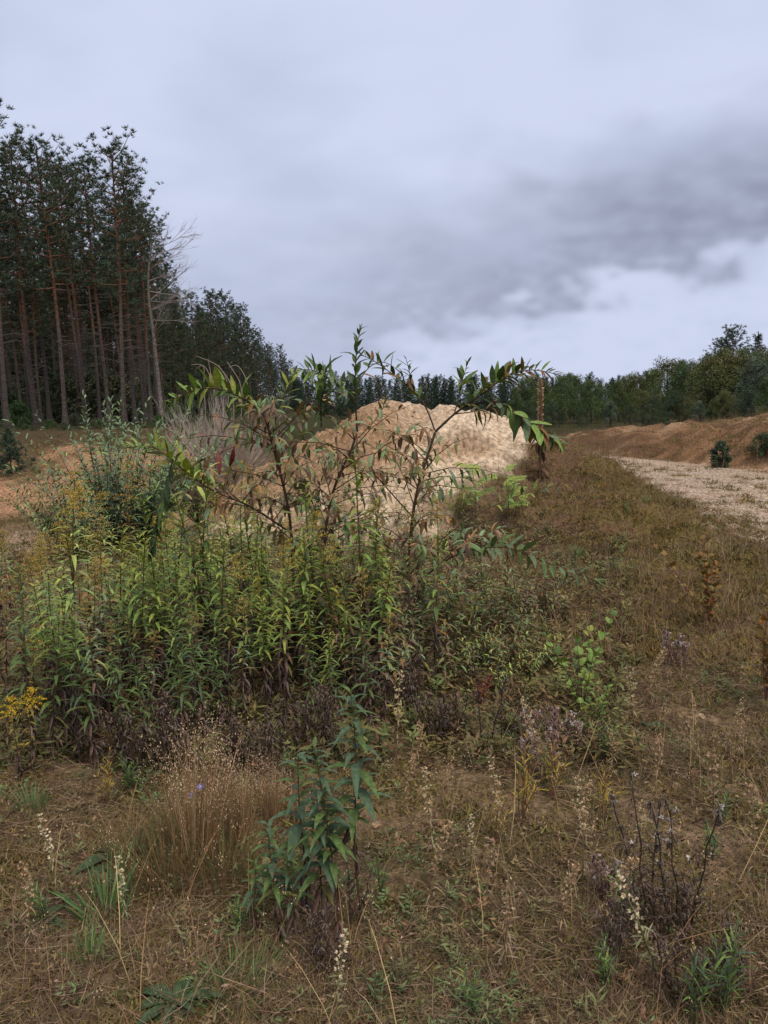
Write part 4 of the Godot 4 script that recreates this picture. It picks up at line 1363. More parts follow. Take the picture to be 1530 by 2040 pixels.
	# tall single ones
	var t1 := goldenrod("goldenrod", 620, 1.30, 46, 0.10, ["olive", "lime"], ["lime", "fresh", "olive"], ["orange", "yellow", "rust"], 1.25, 0.40, "goldenrod", L(0.34, 0.20, 0.045))
	var a := place_copy(t1, G(285, 1330), 1.0, 1.0, 0, 0.05)
	a.scale *= (P(258, 920, -a.position.z).y - a.position.y) / 1.30
	tag(a, "tallest goldenrod with a long orange-yellow plume, left beside the grey-green willow", "goldenrod")
	var t2 := goldenrod("goldenrod", 621, 1.05, 54, 0.12, ["rust", "brown", "orange"], ["fresh", "green", "olive"], ["lime", "fresh"], 0.7, 0.32, "goldenrod", L(0.28, 0.19, 0.045))
	a = place_copy(t2, G(872, 1385), 2.0, 1.0, 0.02, 0.0)
	a.scale *= (P(862, 1010, -a.position.z).y - a.position.y) / 1.05
	tag(a, "tall single goldenrod, green above and rusty below, right of the patch", "goldenrod")
	var t3 := goldenrod("goldenrod", 622, 0.62, 14, 0.08, ["brown"], ["olive", "yellow"], ["yellow"], 1.3, 0.3, "goldenrod", L(0.62, 0.42, 0.03))
	var k := 0
	for q in [[38, 1560], [62, 1550], [66, 1440]]:
		a = place_copy(t3, G(q[0], q[1]), R(0, 6), [0.62, 0.66, 0.8][k], 0.1, -0.1)
		tag(a, "small goldenrod with bright yellow bloom at the left edge, " + ["leaning out lowest", "right of the lowest", "highest of three"][k], "goldenrod", "bright yellow goldenrods at the left edge")
		k += 1
	# the broad-leaved dark green clump in front
	var fr := [
		goldenrod("broad_goldenrod", 640, 0.85, 42, 0.14, ["green", "rust"], ["blue_green", "blue_green", "green", "blue_green", "olive"], ["blue_green", "green"], 0.0, 0.42, "broad", col),
		goldenrod("broad_goldenrod", 641, 0.60, 27, 0.14, ["olive", "green"], ["blue_green", "green", "blue_green"], ["green", "blue_green"], 0.0, 0.34, "broad", col),
		goldenrod("broad_goldenrod", 642, 0.45, 19, 0.13, ["green"], ["blue_green", "green"], ["green"], 0.0, 0.32, "broad", col)]
	var fl := [[722, 1850, 0, 1385, "tallest dark green broad-leaved goldenrod of the front clump"], [678, 1895, 0, 1490, "second tallest broad-leaved goldenrod of the front clump, left of the tallest"], [648, 1880, 1, 1580, "middle broad-leaved goldenrod of the front clump"], [612, 1830, 1, 1505, "broad-leaved goldenrod left of the middle of the front clump"], [556, 1885, 1, 1640, "broad-leaved goldenrod with drooping leaves, left part of the front clump"], [512, 1860, 2, 1715, "shortest broad-leaved goldenrod at the left end of the front clump"], [590, 1880, 2, 1690, "short broad-leaved goldenrod low between the left stems of the front clump"]]
	for f in fl:
		var g := G(f[0], f[1])
		var h: float = [0.85, 0.60, 0.45][f[2]]
		a = place_copy(fr[f[2]], g, R(0, TAU), 1.0, 0.0, 0.03)
		a.scale *= (P(f[0], f[3], -g.z).y - g.y) / h
		tag(a, f[4], "goldenrod", "broad-leaved goldenrods of the front clump")

# ---------------------------------------------------------------- everything smaller
func put(pr: Node3D, x: float, y: float, s: float, label: String, cat: String, group := "") -> Node3D:
	var o := place_copy(pr, G(x, y), R(0, TAU), s, R(-0.06, 0.06), R(-0.06, 0.06))
	tag(o, label, cat, group)
	return o

func make_herbs() -> void:
	rng.seed = 7001
	# dry golden grass
	var straw := [L(0.30, 0.185, 0.09), L(0.23, 0.13, 0.062), L(0.15, 0.085, 0.04), L(0.40, 0.27, 0.16)]
	var green := [L(0.09, 0.105, 0.040), L(0.16, 0.115, 0.048), L(0.23, 0.14, 0.066)]
	var g1 := tussock("dry_grass_tussock", 7002, 0.60, 210, 0.12, 0.0024, straw, 0.7, 0.20)
	var g2 := tussock("dry_grass_tussock", 7003, 0.32, 300, 0.24, 0.0026, green, 0.06, 0.75)
	rng.seed = 7004
	put(g1, 392, 1735, 1.0, "tall straw-coloured grass tussock with feathery heads, left of the front goldenrods", "grass tussock", "dry grass tussocks")
	put(g1, 480, 1690, 0.7, "straw-coloured grass tussock right behind the tallest one", "grass tussock", "dry grass tussocks")
	put(g2, 445, 1765, 0.9, "greenish brown grass tussock in front of the straw-coloured one", "grass tussock", "dry grass tussocks")
	put(g2, 330, 1775, 0.85, "green and brown grass tussock left of the tallest straw tussock", "grass tussock", "dry grass tussocks")
	put(g2, 370, 1690, 0.9, "grass tussock beside the blue flower", "grass tussock", "dry grass tussocks")
	put(g1, 545, 1660, 0.55, "low straw-coloured tussock behind the short front goldenrods", "grass tussock", "dry grass tussocks")
	put(g2, 270, 1720, 0.75, "sparse grass tussock over the dark green rosette", "grass tussock", "dry grass tussocks")
	var fresh := [L(0.075, 0.15, 0.055), L(0.095, 0.18, 0.06), L(0.13, 0.18, 0.06)]
	var g3 := tussock("green_grass_tuft", 7005, 0.11, 480, 0.17, 0.0022, fresh, 0.0, 1.2)
	var g4 := tussock("green_grass_tuft", 7006, 0.16, 70, 0.08, 0.004, fresh, 0.0, 0.8)
	rng.seed = 7007
	put(g3, 472, 1985, 1.2, "round tuft of fine fresh green grass at the bottom, left of the middle", "grass tuft", "green grass tufts")
	put(g4, 212, 1835, 1.7, "narrow upright green grass tuft left of the cream seed spike", "grass tuft", "green grass tufts")
	put(g4, 180, 1920, 0.9, "small green grass tuft at the lower left below the narrow one", "grass tuft", "green grass tufts")
	put(g4, 715, 1500, 1.3, "green grass tuft beside the tall cream seed spike", "grass tuft", "green grass tufts")
	put(g4, 65, 1620, 1.1, "yellowish green grass tuft near the left edge", "grass tuft", "green grass tufts")
	put(g4, 1150, 1115, 1.3, "pale green grass tuft on the mossy slope", "grass tuft", "green grass tufts")
	# cream seed spikes
	var cream := L(0.52, 0.41, 0.26)
	var leafy := L(0.17, 0.17, 0.07)
	var f := [fluff_spike("fleabane_spike", 7010, 0.34, 0.55, 0.018, L(0.62, 0.52, 0.36), leafy), fluff_spike("fleabane_spike", 7011, 0.42, 0.5, 0.024, cream, L(0.20, 0.15, 0.07)), fluff_spike("fleabane_spike", 7012, 0.36, 0.6, 0.021, L(0.44, 0.30, 0.18), L(0.22, 0.14, 0.07)), fluff_spike("fleabane_spike", 7013, 0.30, 0.45, 0.027, L(0.40, 0.28, 0.18), L(0.18, 0.12, 0.06))]
	rng.seed = 7014
	put(f[0], 668, 2062, 0.78, "nearest cream seed spike at the bottom edge, in the middle", "seed spike", "cream seed spikes")
	put(f[0], 250, 1862, 0.75, "thick cream seed spike at the lower left", "seed spike", "cream seed spikes")
	put(f[1], 790, 1525, 1.0, "cream seed spike behind and right of the tallest front goldenrod", "seed spike", "cream seed spikes")
	var rest := []
	for a in [[1272, 1490, 1], [1165, 1700, 2], [1110, 1900, 2], [868, 1725, 1], [942, 1745, 0], [1440, 1500, 1], [1392, 1480, 2], [1350, 1510, 3], [1160, 1770, 1], [1300, 1600, 2], [1470, 1520, 2], [1080, 1560, 1], [1420, 1640, 3], [960, 1830, 3], [800, 1630, 2], [905, 1640, 2], [1020, 1720, 1], [1310, 1960, 0], [1000, 1950, 3], [1250, 1760, 1], [120, 1800, 0], [60, 1900, 2], [1490, 1420, 3], [1220, 1560, 2], [1050, 1650, 3], [1280, 1420, 2], [820, 1560, 2], [850, 1820, 2], [1190, 1860, 2], [1500, 1760, 3]]:
		var o := place_copy(f[a[2]], G(a[0], a[1]), R(0, TAU), R(0.6, 1.05), R(-0.25, 0.25), R(-0.3, 0.3))
		o.set_meta("look", ["cream seed spike with greenish foot", "loose cream seed spike", "tan seed spike", "short fluffy brown seed spike"][a[2]])
		rest.append(o)
	label_row(rest, "", "of those over the dry ground", "seed spike", "cream seed spikes")
	# thin straws standing over the dry ground
	var st := [tussock("straw_stalk", 7020, 0.5, 1, 0.01, 0.0026, [L(0.46, 0.32, 0.16)], 1.0, 0.5), tussock("straw_stalk", 7021, 0.42, 2, 0.03, 0.0024, [L(0.38, 0.25, 0.13)], 1.0, 0.7), tussock("straw_stalk", 7022, 0.36, 3, 0.05, 0.0022, [L(0.30, 0.18, 0.09)], 1.0, 0.9)]
	var sl := []
	rng.seed = 7023
	for k in 90:
		var x := R(620, 1540)
		var y := R(1420, 2100)
		if k % 4 == 0:
			x = R(-20, 600)
			y = R(1640, 2100)
		var o := place_copy(st[k % 3], G(x, y), R(0, TAU), R(0.6, 1.1), R(-0.25, 0.25), R(-0.25, 0.25))
		o.set_meta("look", ["single straw-coloured grass stalk", "pair of thin dry grass stalks", "thin brown grass stalks"][k % 3])
		sl.append(o)
	label_row(sl, "", "standing over the dry foreground", "grass stalk", "dry stalks over the foreground")
	# dark dead weeds
	var w := [dark_weed("dead_weed", 7030, 0.48, L(0.050, 0.031, 0.022), 0.32, 0.5), dark_weed("dead_weed", 7031, 0.26, L(0.060, 0.034, 0.022), 0.0, 1.2), dark_weed("dead_weed", 7032, 0.55, L(0.042, 0.026, 0.021), 0.0, 0.3), dark_weed("dead_weed", 7033, 0.24, L(0.15, 0.085, 0.070), 0.30, 1.0)]
	rng.seed = 7034
	put(w[0], 1290, 1850, 0.95, "dark dead thistle with pale fluff at the lower right, left of its twin", "dead weed", "dark dead weeds")
	put(w[0], 1372, 1860, 1.0, "dark dead thistle with the most white fluff at the lower right", "dead weed", "dark dead weeds")
	put(w[1], 1235, 1905, 0.8, "dark brown dead weed heap left of the dead thistles", "dead weed", "dark dead weeds")
	put(w[1], 1330, 1900, 0.8, "dark dead weed heap at the feet of the thistles", "dead weed", "dark dead weeds")
	put(w[1], 1345, 2030, 0.8, "dark dead weed at the bottom edge, right", "dead weed", "dark dead weeds")
	put(w[1], 1440, 1960, 0.7, "dark dead weed with a few white tufts near the lower right corner", "dead weed", "dark dead weeds")
	put(w[2], 962, 1520, 1.0, "slanting black dead mugwort stem right of the dry thicket", "dead weed", "dark dead weeds")
	put(w[2], 1000, 1505, 0.8, "second black dead mugwort stem, behind the slanting one", "dead weed", "dark dead weeds")
	put(w[1], 860, 1490, 1.0, "dark weed with whitish tufts in front of the tall single goldenrod", "dead weed", "dark dead weeds")
	put(w[1], 905, 1470, 0.9, "grey dead weed right behind the whitish tufted one", "dead weed", "dark dead weeds")
	put(w[3], 1085, 1560, 1.0, "pinkish brown fluffy clover patch in the middle right, larger one", "clover", "fluffy clovers")
	put(w[3], 1120, 1500, 1.0, "pinkish brown fluffy clover right behind the larger patch", "clover", "fluffy clovers")
	put(w[3], 1060, 1500, 0.9, "pinkish grey fluffy clover left behind the larger patch", "clover", "fluffy clovers")
	put(w[3], 1340, 1330, 1.0, "greyish pink fluffy clover on the slope right of the round-leaved sapling", "clover", "fluffy clovers")
	put(w[3], 1200, 1800, 0.7, "purplish dry clover left of the dead thistles", "clover", "fluffy clovers")
	put(w[2], 700, 1870, 0.55, "withered black stalk beside the tallest front goldenrod", "dead weed", "dark dead weeds")
	put(w[1], 640, 1950, 0.7, "dark withered weed at the foot of the front goldenrods", "dead weed", "dark dead weeds")
	put(w[2], 60, 1460, 0.9, "black dead mugwort stem at the left edge among goldenrods", "dead weed", "dark dead weeds")
	put(w[2], 160, 1530, 0.8, "black dead stems under the left goldenrods", "dead weed", "dark dead weeds")
	put(w[1], 250, 1545, 1.2, "dark brown withered heap under the left goldenrods", "dead weed", "dark dead weeds")
	put(w[1], 340, 1530, 1.3, "dark brown withered heap under the middle goldenrods", "dead weed", "dark dead weeds")
	put(w[1], 560, 1530, 1.2, "dark withered heap behind the short front goldenrods", "dead weed", "dark dead weeds")
	put(w[1], 650, 1510, 1.2, "dark withered heap left of the tallest front goldenrod", "dead weed", "dark dead weeds")
	put(w[1], 740, 1430, 1.2, "dark brown withered heap under the dry thicket", "dead weed", "dark dead weeds")
	put(w[1], 470, 1540, 1.1, "dark withered heap behind the straw tussock", "dead weed", "dark dead weeds")
	put(w[1], 820, 1420, 1.2, "dark brown withered heap left of the tall single goldenrod", "dead weed", "dark dead weeds")
	# saplings
	var s := leafy_herb("poplar_sapling", 7040, 0.62, 5, 12, 0.062, "round", ["fresh", "green", "lime", "fresh"], 0.55, L(0.10, 0.06, 0.04), {"t0": 0.3, "taper": 0.3})
	put(s, 1160, 1420, 0.95, "sapling with round green leaves right of the thicket", "sapling", "saplings")
	put(s, 1185, 1470, 0.6, "small round-leaved sapling below the larger green one", "sapling", "saplings")
	var so := leafy_herb("poplar_sapling", 7041, 0.85, 6, 15, 0.07, "round", ["amber", "rust", "amber", "orange", "olive"], 0.6, L(0.13, 0.06, 0.05), {"t0": 0.15, "taper": 0.3})
	put(so, 1412, 1250, 0.85, "sapling with orange autumn leaves on the right slope", "sapling", "saplings")
	put(so, 1525, 1400, 0.85, "orange and yellow sapling cut by the right edge", "sapling", "saplings")
	put(so, 750, 1310, 1.0, "sapling with yellowing round leaves inside the thicket", "sapling", "saplings")
	var sy := leafy_herb("yellow_willow", 7042, 0.38, 5, 14, 0.07, "narrow", ["yellow", "olive", "rust", "yellow"], 0.4, L(0.15, 0.07, 0.04), {"t0": 0.2, "lift": 0.8})
	put(sy, 1040, 1650, 1.0, "yellow narrow-leaved willow shoot right of the middle", "willow shrub", "yellow willow shoots")
	put(sy, 1100, 1600, 0.8, "smaller yellow willow shoot right of the brightest one", "willow shrub", "yellow willow shoots")
	put(sy, 990, 1690, 0.7, "olive and yellow willow shoot left of the brightest one", "willow shrub", "yellow willow shoots")
	put(sy, 215, 1615, 0.7, "yellowish leafy shoot under the left goldenrods", "willow shrub", "yellow willow shoots")
	put(sy, 1200, 1640, 0.7, "yellow willow shoot right of the clover patch", "willow shrub", "yellow willow shoots")
	var gs := leafy_herb("green_shoot", 7043, 0.2, 3, 22, 0.045, "narrow", ["blue_green", "green", "fresh"], 0.25, L(0.08, 0.1, 0.04), {"t0": 0.15, "lift": 0.6})
	var gw := [[1086, 1590, 1.0, "bluish green feathery shoot beside the yellow willow shoot"], [1205, 1520, 1.3, "green leafy shoot below the round-leaved saplings"], [1240, 1870, 1.1, "fresh green shoot among the dark weeds at the lower right"], [1205, 1990, 1.0, "dark green leafy tuft at the bottom right"], [1420, 1720, 0.9, "small green shoot at the right, above the thistles"], [820, 1470, 1.0, "green feathery shoot left of the grey dead weed"], [1440, 1660, 0.9, "pale green shoot near the right edge"], [90, 1845, 1.0, "small green shoot in the dark green tuft at the left"], [480, 1870, 0.8, "small green shoot left of the front clump"], [760, 1800, 0.9, "small green shoot right of the front clump"], [1440, 2040, 1.5, "green leafy plant at the lower right corner"], [1380, 2070, 1.5, "green leafy plant at the bottom edge, left of the corner one"], [940, 2050, 0.9, "yellowish green shoot at the bottom edge, right of the middle"], [260, 1590, 1.2, "green feathery shoot under the goldenrods at the left"], [565, 1560, 1.0, "green shoot in the shade behind the front clump"], [1080, 1040, 1.0, "green shoot on the mossy slope near the mound"], [1250, 1030, 1.0, "bright green shoot on the mossy slope"], [1180, 1000, 0.8, "small green shoot high on the mossy slope"]]
	for a in gw:
		put(gs, a[0], a[1], a[2], a[3], "shoot", "green shoots")
	# rosettes
	var rs := rosette("leaf_rosette", 7050, 26, 0.17, "broad", ["deep", "green", "deep"], 0.8)
	put(rs, 240, 1725, 1.15, "large dark green leaf rosette left of the straw tussock", "leaf rosette", "leaf rosettes")
	put(rs, 85, 1845, 0.7, "dark green leaf rosette near the left edge", "leaf rosette", "leaf rosettes")
	put(rs, 350, 2020, 0.8, "green leaf rosette at the bottom, left of the round grass tuft", "leaf rosette", "leaf rosettes")
	put(rs, 1300, 1460, 0.7, "dark green long-leaved rosette among cream spikes at the right", "leaf rosette", "leaf rosettes")
	put(rs, 960, 2040, 0.5, "yellow-green rosette at the bottom edge, right of the nearest seed spike", "leaf rosette", "leaf rosettes")
	put(rs, 430, 1890, 0.35, "tiny leaf rosette on the sandy ground left of the front clump", "leaf rosette", "leaf rosettes")
	# locust seedlings
	rng.seed = 7060
	var k := 0
	for a in [[945, 1075, 0.85, 905], [1010, 1070, 0.7, 920]]:
		var b := G(a[0], a[1])
		var top: float = P(a[0], a[3], -b.z).y - b.y
		var o := thing("locust_seedling", b, ["locust seedling with bright yellow-green feathered leaves before the sand", "locust seedling with feathered leaves, right of the brighter one"][k], "seedling", "locust seedlings before the mound")
		var mb := MB.new()
		mb.tube(PackedVector3Array([Vector3.ZERO, Vector3(0.02, top * 0.5, 0), Vector3(-0.02, top * 0.85, 0)]), 0.006, 0.002, 4, L(0.09, 0.05, 0.03), L(0.14, 0.12, 0.04))
		part("stem", mb.mesh(M.twig), o)
		for q in 9:
			var r := ring()
			pinnate(o, Vector3(0, top * lerpf(0.35, 0.85, q / 8.0), 0), (r + Vector3(0, R(0.3, 0.9), 0)).normalized(), Vector3(r.x * -0.4, 1, 0.4).normalized(), R(0.22, 0.34), ["lime", "fresh", "lime"])
		k += 1
	var lb := leafy_herb("yellow_green_bush", 7061, 0.5, 9, 24, 0.05, "willow", ["lime", "olive", "lime", "fresh"], 0.8, L(0.1, 0.08, 0.03), {"t0": 0.2})
	put(lb, 915, 1035, 1.0, "small round yellow-green bush at the foot of the sand", "bush")
	# red sumac-like shoots
	var rd := leafy_herb("red_shoot", 7062, 0.32, 4, 12, 0.06, "willow", ["red", "rust", "red"], 0.6, L(0.14, 0.03, 0.03), {"t0": 0.2})
	put(rd, 838, 1040, 0.9, "crimson-leaved shoot at the foot of the sand", "shoot", "red shoots")
	put(rd, 455, 985, 1.2, "crimson-leaved shoot on the left flank of the mound", "shoot", "red shoots")
	put(rd, 500, 960, 1.0, "dull red shoot on the mound, right of the crimson one", "shoot", "red shoots")
	put(rd, 960, 1420, 0.8, "reddish shoot in the shade right of the tall single goldenrod", "shoot", "red shoots")
	# the dead mullein
	var mbp := G(1076, 960)
	var mh: float = P(1078, 752, -mbp.z).y - mbp.y
	var mu := thing("dead_mullein", mbp, "tall dead mullein with woolly brown spike and shrivelled leaves beside the mound", "mullein")
	var tb := MB.new()
	tb.tube(PackedVector3Array([Vector3.ZERO, Vector3(0.01, mh * 0.5, 0), Vector3(0.0, mh, 0)]), 0.018, 0.012, 6, L(0.08, 0.045, 0.03), L(0.2, 0.13, 0.08))
	part("stem", tb.mesh(M.twig), mu)
	var sb := MB.new()
	rng.seed = 7070
	for q in 420:
		var t := R(0.5, 1.0)
		var r := ring()
		var d := (r + Vector3(0, R(-0.2, 0.6), 0)).normalized() * R(0.015, 0.034)
		sb.diamond(Vector3(0, mh * t, 0) + r * 0.016, d, d.cross(Vector3(R(-1, 1), 1, R(-1, 1))).normalized() * 0.011, vary(L(0.40, 0.27, 0.18), 0.4))
	part("seed_spike", sb.mesh(M.plant), mu)
	for q in 26:
		var r := ring()
		var t := R(0.03, 0.5)
		part("withered_leaf", pick(LEAF.willow), mu, leaf_xf(Vector3(0, mh * t, 0) + r * 0.015, (r * 0.6 + Vector3(0, R(-1.2, 0.3), 0)).normalized(), r, R(0.1, 0.2), 1.3), M[pick(["dark_brown", "brown", "rust"])])
	# dead spikes along the brow of the slope
	var ms := fluff_spike("dead_spike", 7071, 0.75, 0.45, 0.02, L(0.30, 0.21, 0.13), L(0.2, 0.14, 0.08))
	var ml := []
	for a in [[1130, 935, .55], [1146, 930, .5], [1152, 925, .6], [1118, 940, .5], [1100, 945, .45], [1240, 945, .8], [1260, 950, .7], [1280, 955, .75], [1232, 960, .7], [1300, 955, .65], [1330, 965, .7], [1350, 985, .6], [1440, 940, .9], [1410, 935, .9], [1480, 945, .8], [1510, 950, .9], [1215, 955, .7]]:
		ml.append(place_copy(ms, G(a[0], a[1]), R(0, TAU), a[2], R(-0.1, 0.1), R(-0.1, 0.1)))
	label_row(ml, "thin dead brown spike", "along the brow and path", "dead spike", "dead spikes along the path")
	# blue chicory
	var cb := G(400, 1668)
	var ch: float = P(397, 1566, -cb.z).y - cb.y
	var co := thing("chicory", cb + Vector3(0, 0, 0.06), "blue chicory with two open flowers in front of the straw tussock", "flower")
	var cm := MB.new()
	cm.tube(PackedVector3Array([Vector3.ZERO, Vector3(0.01, ch * 0.6, 0), Vector3(0, ch * 1.0, 0)]), 0.003, 0.0015, 4, L(0.09, 0.10, 0.05), L(0.09, 0.10, 0.05))
	cm.tube(PackedVector3Array([Vector3(0.01, ch * 0.6, 0), Vector3(0.03, ch * 1.15, 0)]), 0.002, 0.0012, 4, L(0.09, 0.10, 0.05), L(0.09, 0.10, 0.05))
	part("stem", cm.mesh(M.twig), co)
	for q in 2:
		var fm := MB.new()
		for e in 14:
			var a := TAU * e / 14.0
			var d := Vector3(cos(a), sin(a), 0.35) * 0.016
			fm.diamond(Vector3.ZERO, d, d.cross(Vector3(0, 0, 1)).normalized() * 0.0032, vary(L(0.16, 0.20, 0.62), 0.15))
		part("flower", fm.mesh(M.plant), co, Transform3D(Basis(Vector3.RIGHT, -0.3 + q * -0.8), [Vector3(0, ch, 0.004), Vector3(0.03, ch * 1.15, 0.004)][q]))

func make_cover() -> void:
	rng.seed = 8001
	var dry := []
	var moss := []
	var lit := []
	var weed := []
	var tall := []
	var dc := PackedColorArray()
	var mc := PackedColorArray()
	var lc := PackedColorArray()
	var wc := PackedColorArray()
	var tc := PackedColorArray()
	for k in 56000:
		var d := 1.15 * exp(R(0, 1) * log(22.0 / 1.15))
		var x := d * R(-0.66, 0.66)
		var sl := soil(x, -d)
		var kind: int = sl[1]
		var sand: float = smoothstep(0.32, 0.56, sl[0].r)
		if kind == 1 and R(0, 1) < 0.985: continue
		if kind == 2 and R(0, 1) < 0.76: continue
		if R(0, 1) < sand * 0.75: continue
		var p := Vector3(x, height(x, -d), -d)
		var b := Basis(Vector3.UP, R(0, TAU)) * Basis(Vector3.RIGHT, R(-0.2, 0.2))
		var grow := 1.0 + 0.035 * d
		var n := nz.get_noise_2d(x * 14.0, d * 14.0)
		var q := R(0, 1)
		var ms := mossy(x, -d)
		var bare := smoothstep(0.12, 0.42, nz.get_noise_2d(x * 13.0 + 200.0, d * 13.0) + 0.4 * nz.get_noise_2d(x * 40.0, d * 40.0 + 90.0))
		if R(0, 1) < bare * 0.7: continue
		var lush := smoothstep(0.05, 0.35, nz.get_noise_2d(x * 16.0 - 60.0, d * 16.0))
		var slope := smoothstep(1.2, 2.2, x) * smoothstep(4.6, 5.6, d) * smoothstep(12.0, 11.0, d)
		if q < 0.27:
			var c := L(0.215, 0.152, 0.082).lerp(L(0.10, 0.062, 0.039), R(0, 1)).lerp(L(0.090, 0.100, 0.036), clampf(0.2 + 0.8 * n + 0.5 * lush + 0.35 * slope + R(-0.3, 0.3), 0, 0.9))
			for h in (2 if d < 9.0 else 1):
				dry.append(Transform3D((b * Basis(Vector3.UP, h * 2.0)).scaled(Vector3.ONE * R(0.5, 1.15) * grow), p + Vector3(R(-0.02, 0.02), 0, R(-0.02, 0.02)) * h))
				dc.push_back(vary(c.lerp(L(0.42, 0.30, 0.19), pow(R(0, 1), 4.0) * 0.8), 0.3))
		elif q < 0.27 + 0.28 * (0.45 + ms) + 0.12 * slope:
			moss.append(Transform3D(b.scaled(Vector3(1.4, R(0.6, 1.3), 1.4) * R(0.7, 1.5) * grow), p))
			mc.push_back(vary(L(0.160, 0.128, 0.030).lerp(L(0.095, 0.100, 0.030), R(0, 1)).lerp(L(0.165, 0.095, 0.048), R(0, 0.6)), 0.2))
		elif q < 0.86:
			lit.append(Transform3D(b.scaled(Vector3.ONE * R(0.6, 1.2) * grow), p))
			lc.push_back(vary(L(0.200, 0.136, 0.082).lerp(L(0.085, 0.050, 0.034), R(0, 1)).lerp(L(0.46, 0.35, 0.24), R(0, 1) * R(0, 0.5)), 0.25))
		elif q < 0.895 + 0.085 * lush and kind == 0:
			weed.append(Transform3D(b.scaled(Vector3.ONE * R(0.4, 1.0)), p))
			wc.push_back(vary(L(0.095, 0.14, 0.055).lerp(L(0.18, 0.10, 0.055), pow(R(0, 1), 2.0 if lush > 0.4 else 1.0)), 0.3))
		elif q < 0.975:
			tall.append(Transform3D(b.scaled(Vector3.ONE * R(0.5, 1.1)), p))
			tc.push_back(vary(L(0.30, 0.20, 0.125).lerp(L(0.13, 0.075, 0.048), R(0, 1)), 0.25))
	# thicker undergrowth around the goldenrods, the willows and the right of the middle
	for k in 1900:
		var p := G(R(-60, 1260), R(1060, 1540))
		if soil(p.x, p.z)[1] != 0 and R(0, 1) < 0.8: continue
		var b := Basis(Vector3.UP, R(0, TAU)) * Basis(Vector3.RIGHT, R(-0.2, 0.2))
		weed.append(Transform3D(b.scaled(Vector3.ONE * R(0.8, 2.0)), p))
		wc.push_back(vary(L(0.075, 0.115, 0.042).lerp(L(0.17, 0.155, 0.05), R(0, 1)).lerp(L(0.11, 0.058, 0.036), R(0, 0.9)), 0.3))
	# thin dead weeds standing all over the mossy slope
	for k in 1600:
		var p := G(R(980, 1545), R(880, 1330))
		if soil(p.x, p.z)[1] == 1: continue
		var b := Basis(Vector3.UP, R(0, TAU)) * Basis(Vector3.RIGHT, R(-0.3, 0.3))
		tall.append(Transform3D(b.scaled(Vector3.ONE * R(0.6, 1.7)), p))
		tc.push_back(vary(L(0.32, 0.21, 0.13).lerp(L(0.13, 0.07, 0.045), R(0, 1)), 0.25))
		if k % 3 == 0:
			moss.append(Transform3D(b.scaled(Vector3(R(2.0, 4.0), R(1.5, 3.5), R(2.0, 4.0))), p))
			mc.push_back(vary(L(0.175, 0.12, 0.028).lerp(L(0.085, 0.075, 0.026), R(0, 1)), 0.2))
	# rough grass on the slopes and the bank
	for k in 15000:
		var d := R(9.0, 34.0)
		var x := d * R(-0.66, 0.66)
		var sl := soil(x, -d)
		var kind: int = sl[1]
		if kind == 1 or kind == 2: continue
		if kind >= 3 and R(0, 1) < smoothstep(0.24, 0.44, sl[0].r) * (0.93 if kind == 4 else 0.6): continue
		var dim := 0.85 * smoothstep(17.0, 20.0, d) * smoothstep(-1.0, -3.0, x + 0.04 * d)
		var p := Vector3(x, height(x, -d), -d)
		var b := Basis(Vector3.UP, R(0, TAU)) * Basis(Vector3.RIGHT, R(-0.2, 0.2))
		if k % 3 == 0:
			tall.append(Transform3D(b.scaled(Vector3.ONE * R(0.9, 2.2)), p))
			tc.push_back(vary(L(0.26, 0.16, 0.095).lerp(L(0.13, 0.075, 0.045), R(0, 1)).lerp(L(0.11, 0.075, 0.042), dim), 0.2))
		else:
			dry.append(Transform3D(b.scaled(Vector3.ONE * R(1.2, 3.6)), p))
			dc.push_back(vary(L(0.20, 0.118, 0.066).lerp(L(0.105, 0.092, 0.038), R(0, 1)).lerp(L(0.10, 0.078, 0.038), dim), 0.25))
	cover("dry_grass", tuft_shapes(810, 24, 7, 0.085, 0.0020, 1.1, 0.035), dry, dc, "short curled dry grass in brown and straw tones all over the ground", "grass")
	cover("moss", moss_shapes(820, 10), moss, mc, "olive and golden moss cushions on the open ground and slope", "moss")
	cover("plant_litter", litter_shapes(830, 20), lit, lc, "fallen stalks and crumbs of dead leaves on the soil", "litter")
	cover("small_weeds", weed_shapes(840, 12), weed, wc, "small leafy weeds between the goldenrods and in the thicket", "weeds")
	cover("thin_stalks", tuft_shapes(850, 16, 4, 0.26, 0.0016, 0.5, 0.04), tall, tc, "fine upright dry stalks over the ground", "stalks")
	# sand clods and pebbles on the mound, the path and the bank
	var st := []
	var sc := PackedColorArray()
	for k in 2600:
		var x := R(-2.6, 2.6)
		var z := R(-11.6, -7.6)
		if k % 3 == 0:
			z = -R(8.0, 24.0)
			x = path_mid(-z) + R(-1.5, 1.5)
		if k % 7 == 0:
			x = R(-2.0, 2.0)
			z = -R(1.4, 4.5)
		var sl := soil(x, z)
		if sl[1] != 1 and sl[1] != 2 and k % 7: continue
		var s := 0.005 + 0.022 * pow(R(0, 1), 5.0)
		st.append(Transform3D((Basis(Vector3.UP, R(0, TAU)) * Basis(Vector3.RIGHT, R(-1, 1))).scaled(Vector3(s, s * R(0.5, 0.8), s * R(0.7, 1.2))), Vector3(x, height(x, z) + s * 0.15, z)))
		sc.push_back(vary(sl[0] * 0.9, 0.2))
	var pm := MB.new()
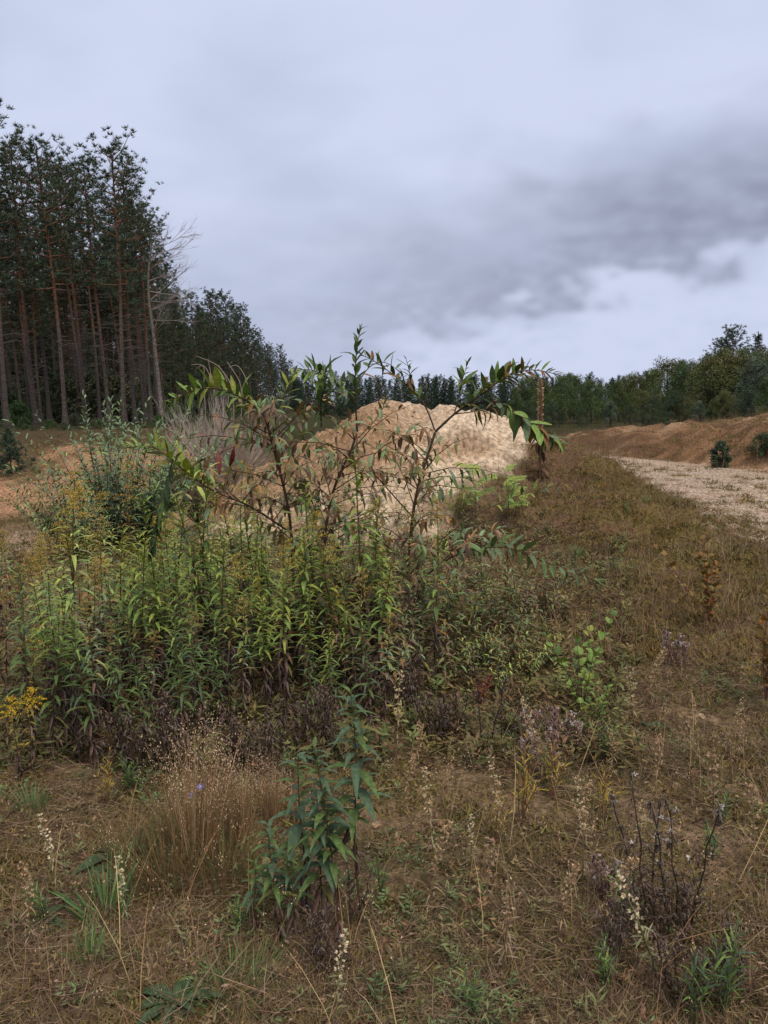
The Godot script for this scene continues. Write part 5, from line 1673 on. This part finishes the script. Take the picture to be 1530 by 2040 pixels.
	for k in 5:
		for q in 6:
			var th := PI * k / 4.0
			var ph := TAU * q / 6.0
			var v := Vector3(sin(th) * cos(ph), cos(th), sin(th) * sin(ph))
			v *= 1.0 + 0.3 * nz.get_noise_3d(v.x * 20.0, v.y * 20.0, v.z * 20.0)
			pm.vert(v, v, Color.WHITE)
	var clod := PackedVector3Array()
	for k in 4:
		for q in 6:
			var a := k * 6 + q
			var b := k * 6 + (q + 1) % 6
			for e in [a, a + 6, b, b, a + 6, b + 6]: clod.push_back(pm.v[e])
	cover("sand_clods", [clod], st, sc, "crumbs and clods of sand on the mound and path", "clods")

func _ready() -> void:
	nz.seed = 7; nz.frequency = 0.05; nz.fractal_octaves = 3; nz.noise_type = FastNoiseLite.TYPE_SIMPLEX_SMOOTH
	nf.seed = 19; nf.frequency = 0.05; nf.fractal_octaves = 2; nf.noise_type = FastNoiseLite.TYPE_SIMPLEX_SMOOTH
	cam_basis = Basis(Vector3.RIGHT, deg_to_rad(-8.0)) * Basis(Vector3(0, 0, 1), deg_to_rad(-1.5))
	var cam := Camera3D.new()
	cam.name = "camera"
	cam.transform = Transform3D(cam_basis, CAM)
	cam.fov = 67.0
	cam.near = 0.05
	cam.far = 1500.0
	add_child(cam)
	cam.current = true
	var env := Environment.new()
	env.background_mode = Environment.BG_SKY
	env.sky = make_sky()
	env.tonemap_mode = Environment.TONE_MAPPER_LINEAR
	env.tonemap_exposure = 1.9
	env.ambient_light_source = Environment.AMBIENT_SOURCE_SKY
	env.sdfgi_enabled = true
	env.ssao_enabled = true
	env.ssil_enabled = true
	var we := WorldEnvironment.new()
	we.name = "world_environment"
	we.environment = env
	add_child(we)
	var sun := DirectionalLight3D.new()
	sun.name = "sun"
	sun.light_energy = 0.5
	sun.light_color = Color(1.0, 0.95, 0.88)
	sun.light_angular_distance = 30.0
	sun.shadow_enabled = true
	sun.rotation_degrees = Vector3(-62, 25, 0)
	add_child(sun)
	make_materials()
	make_leaves()
	make_ground()
	make_forest()
	make_far_trees()
	make_willows()
	make_goldenrods()
	make_herbs()
	make_cover()
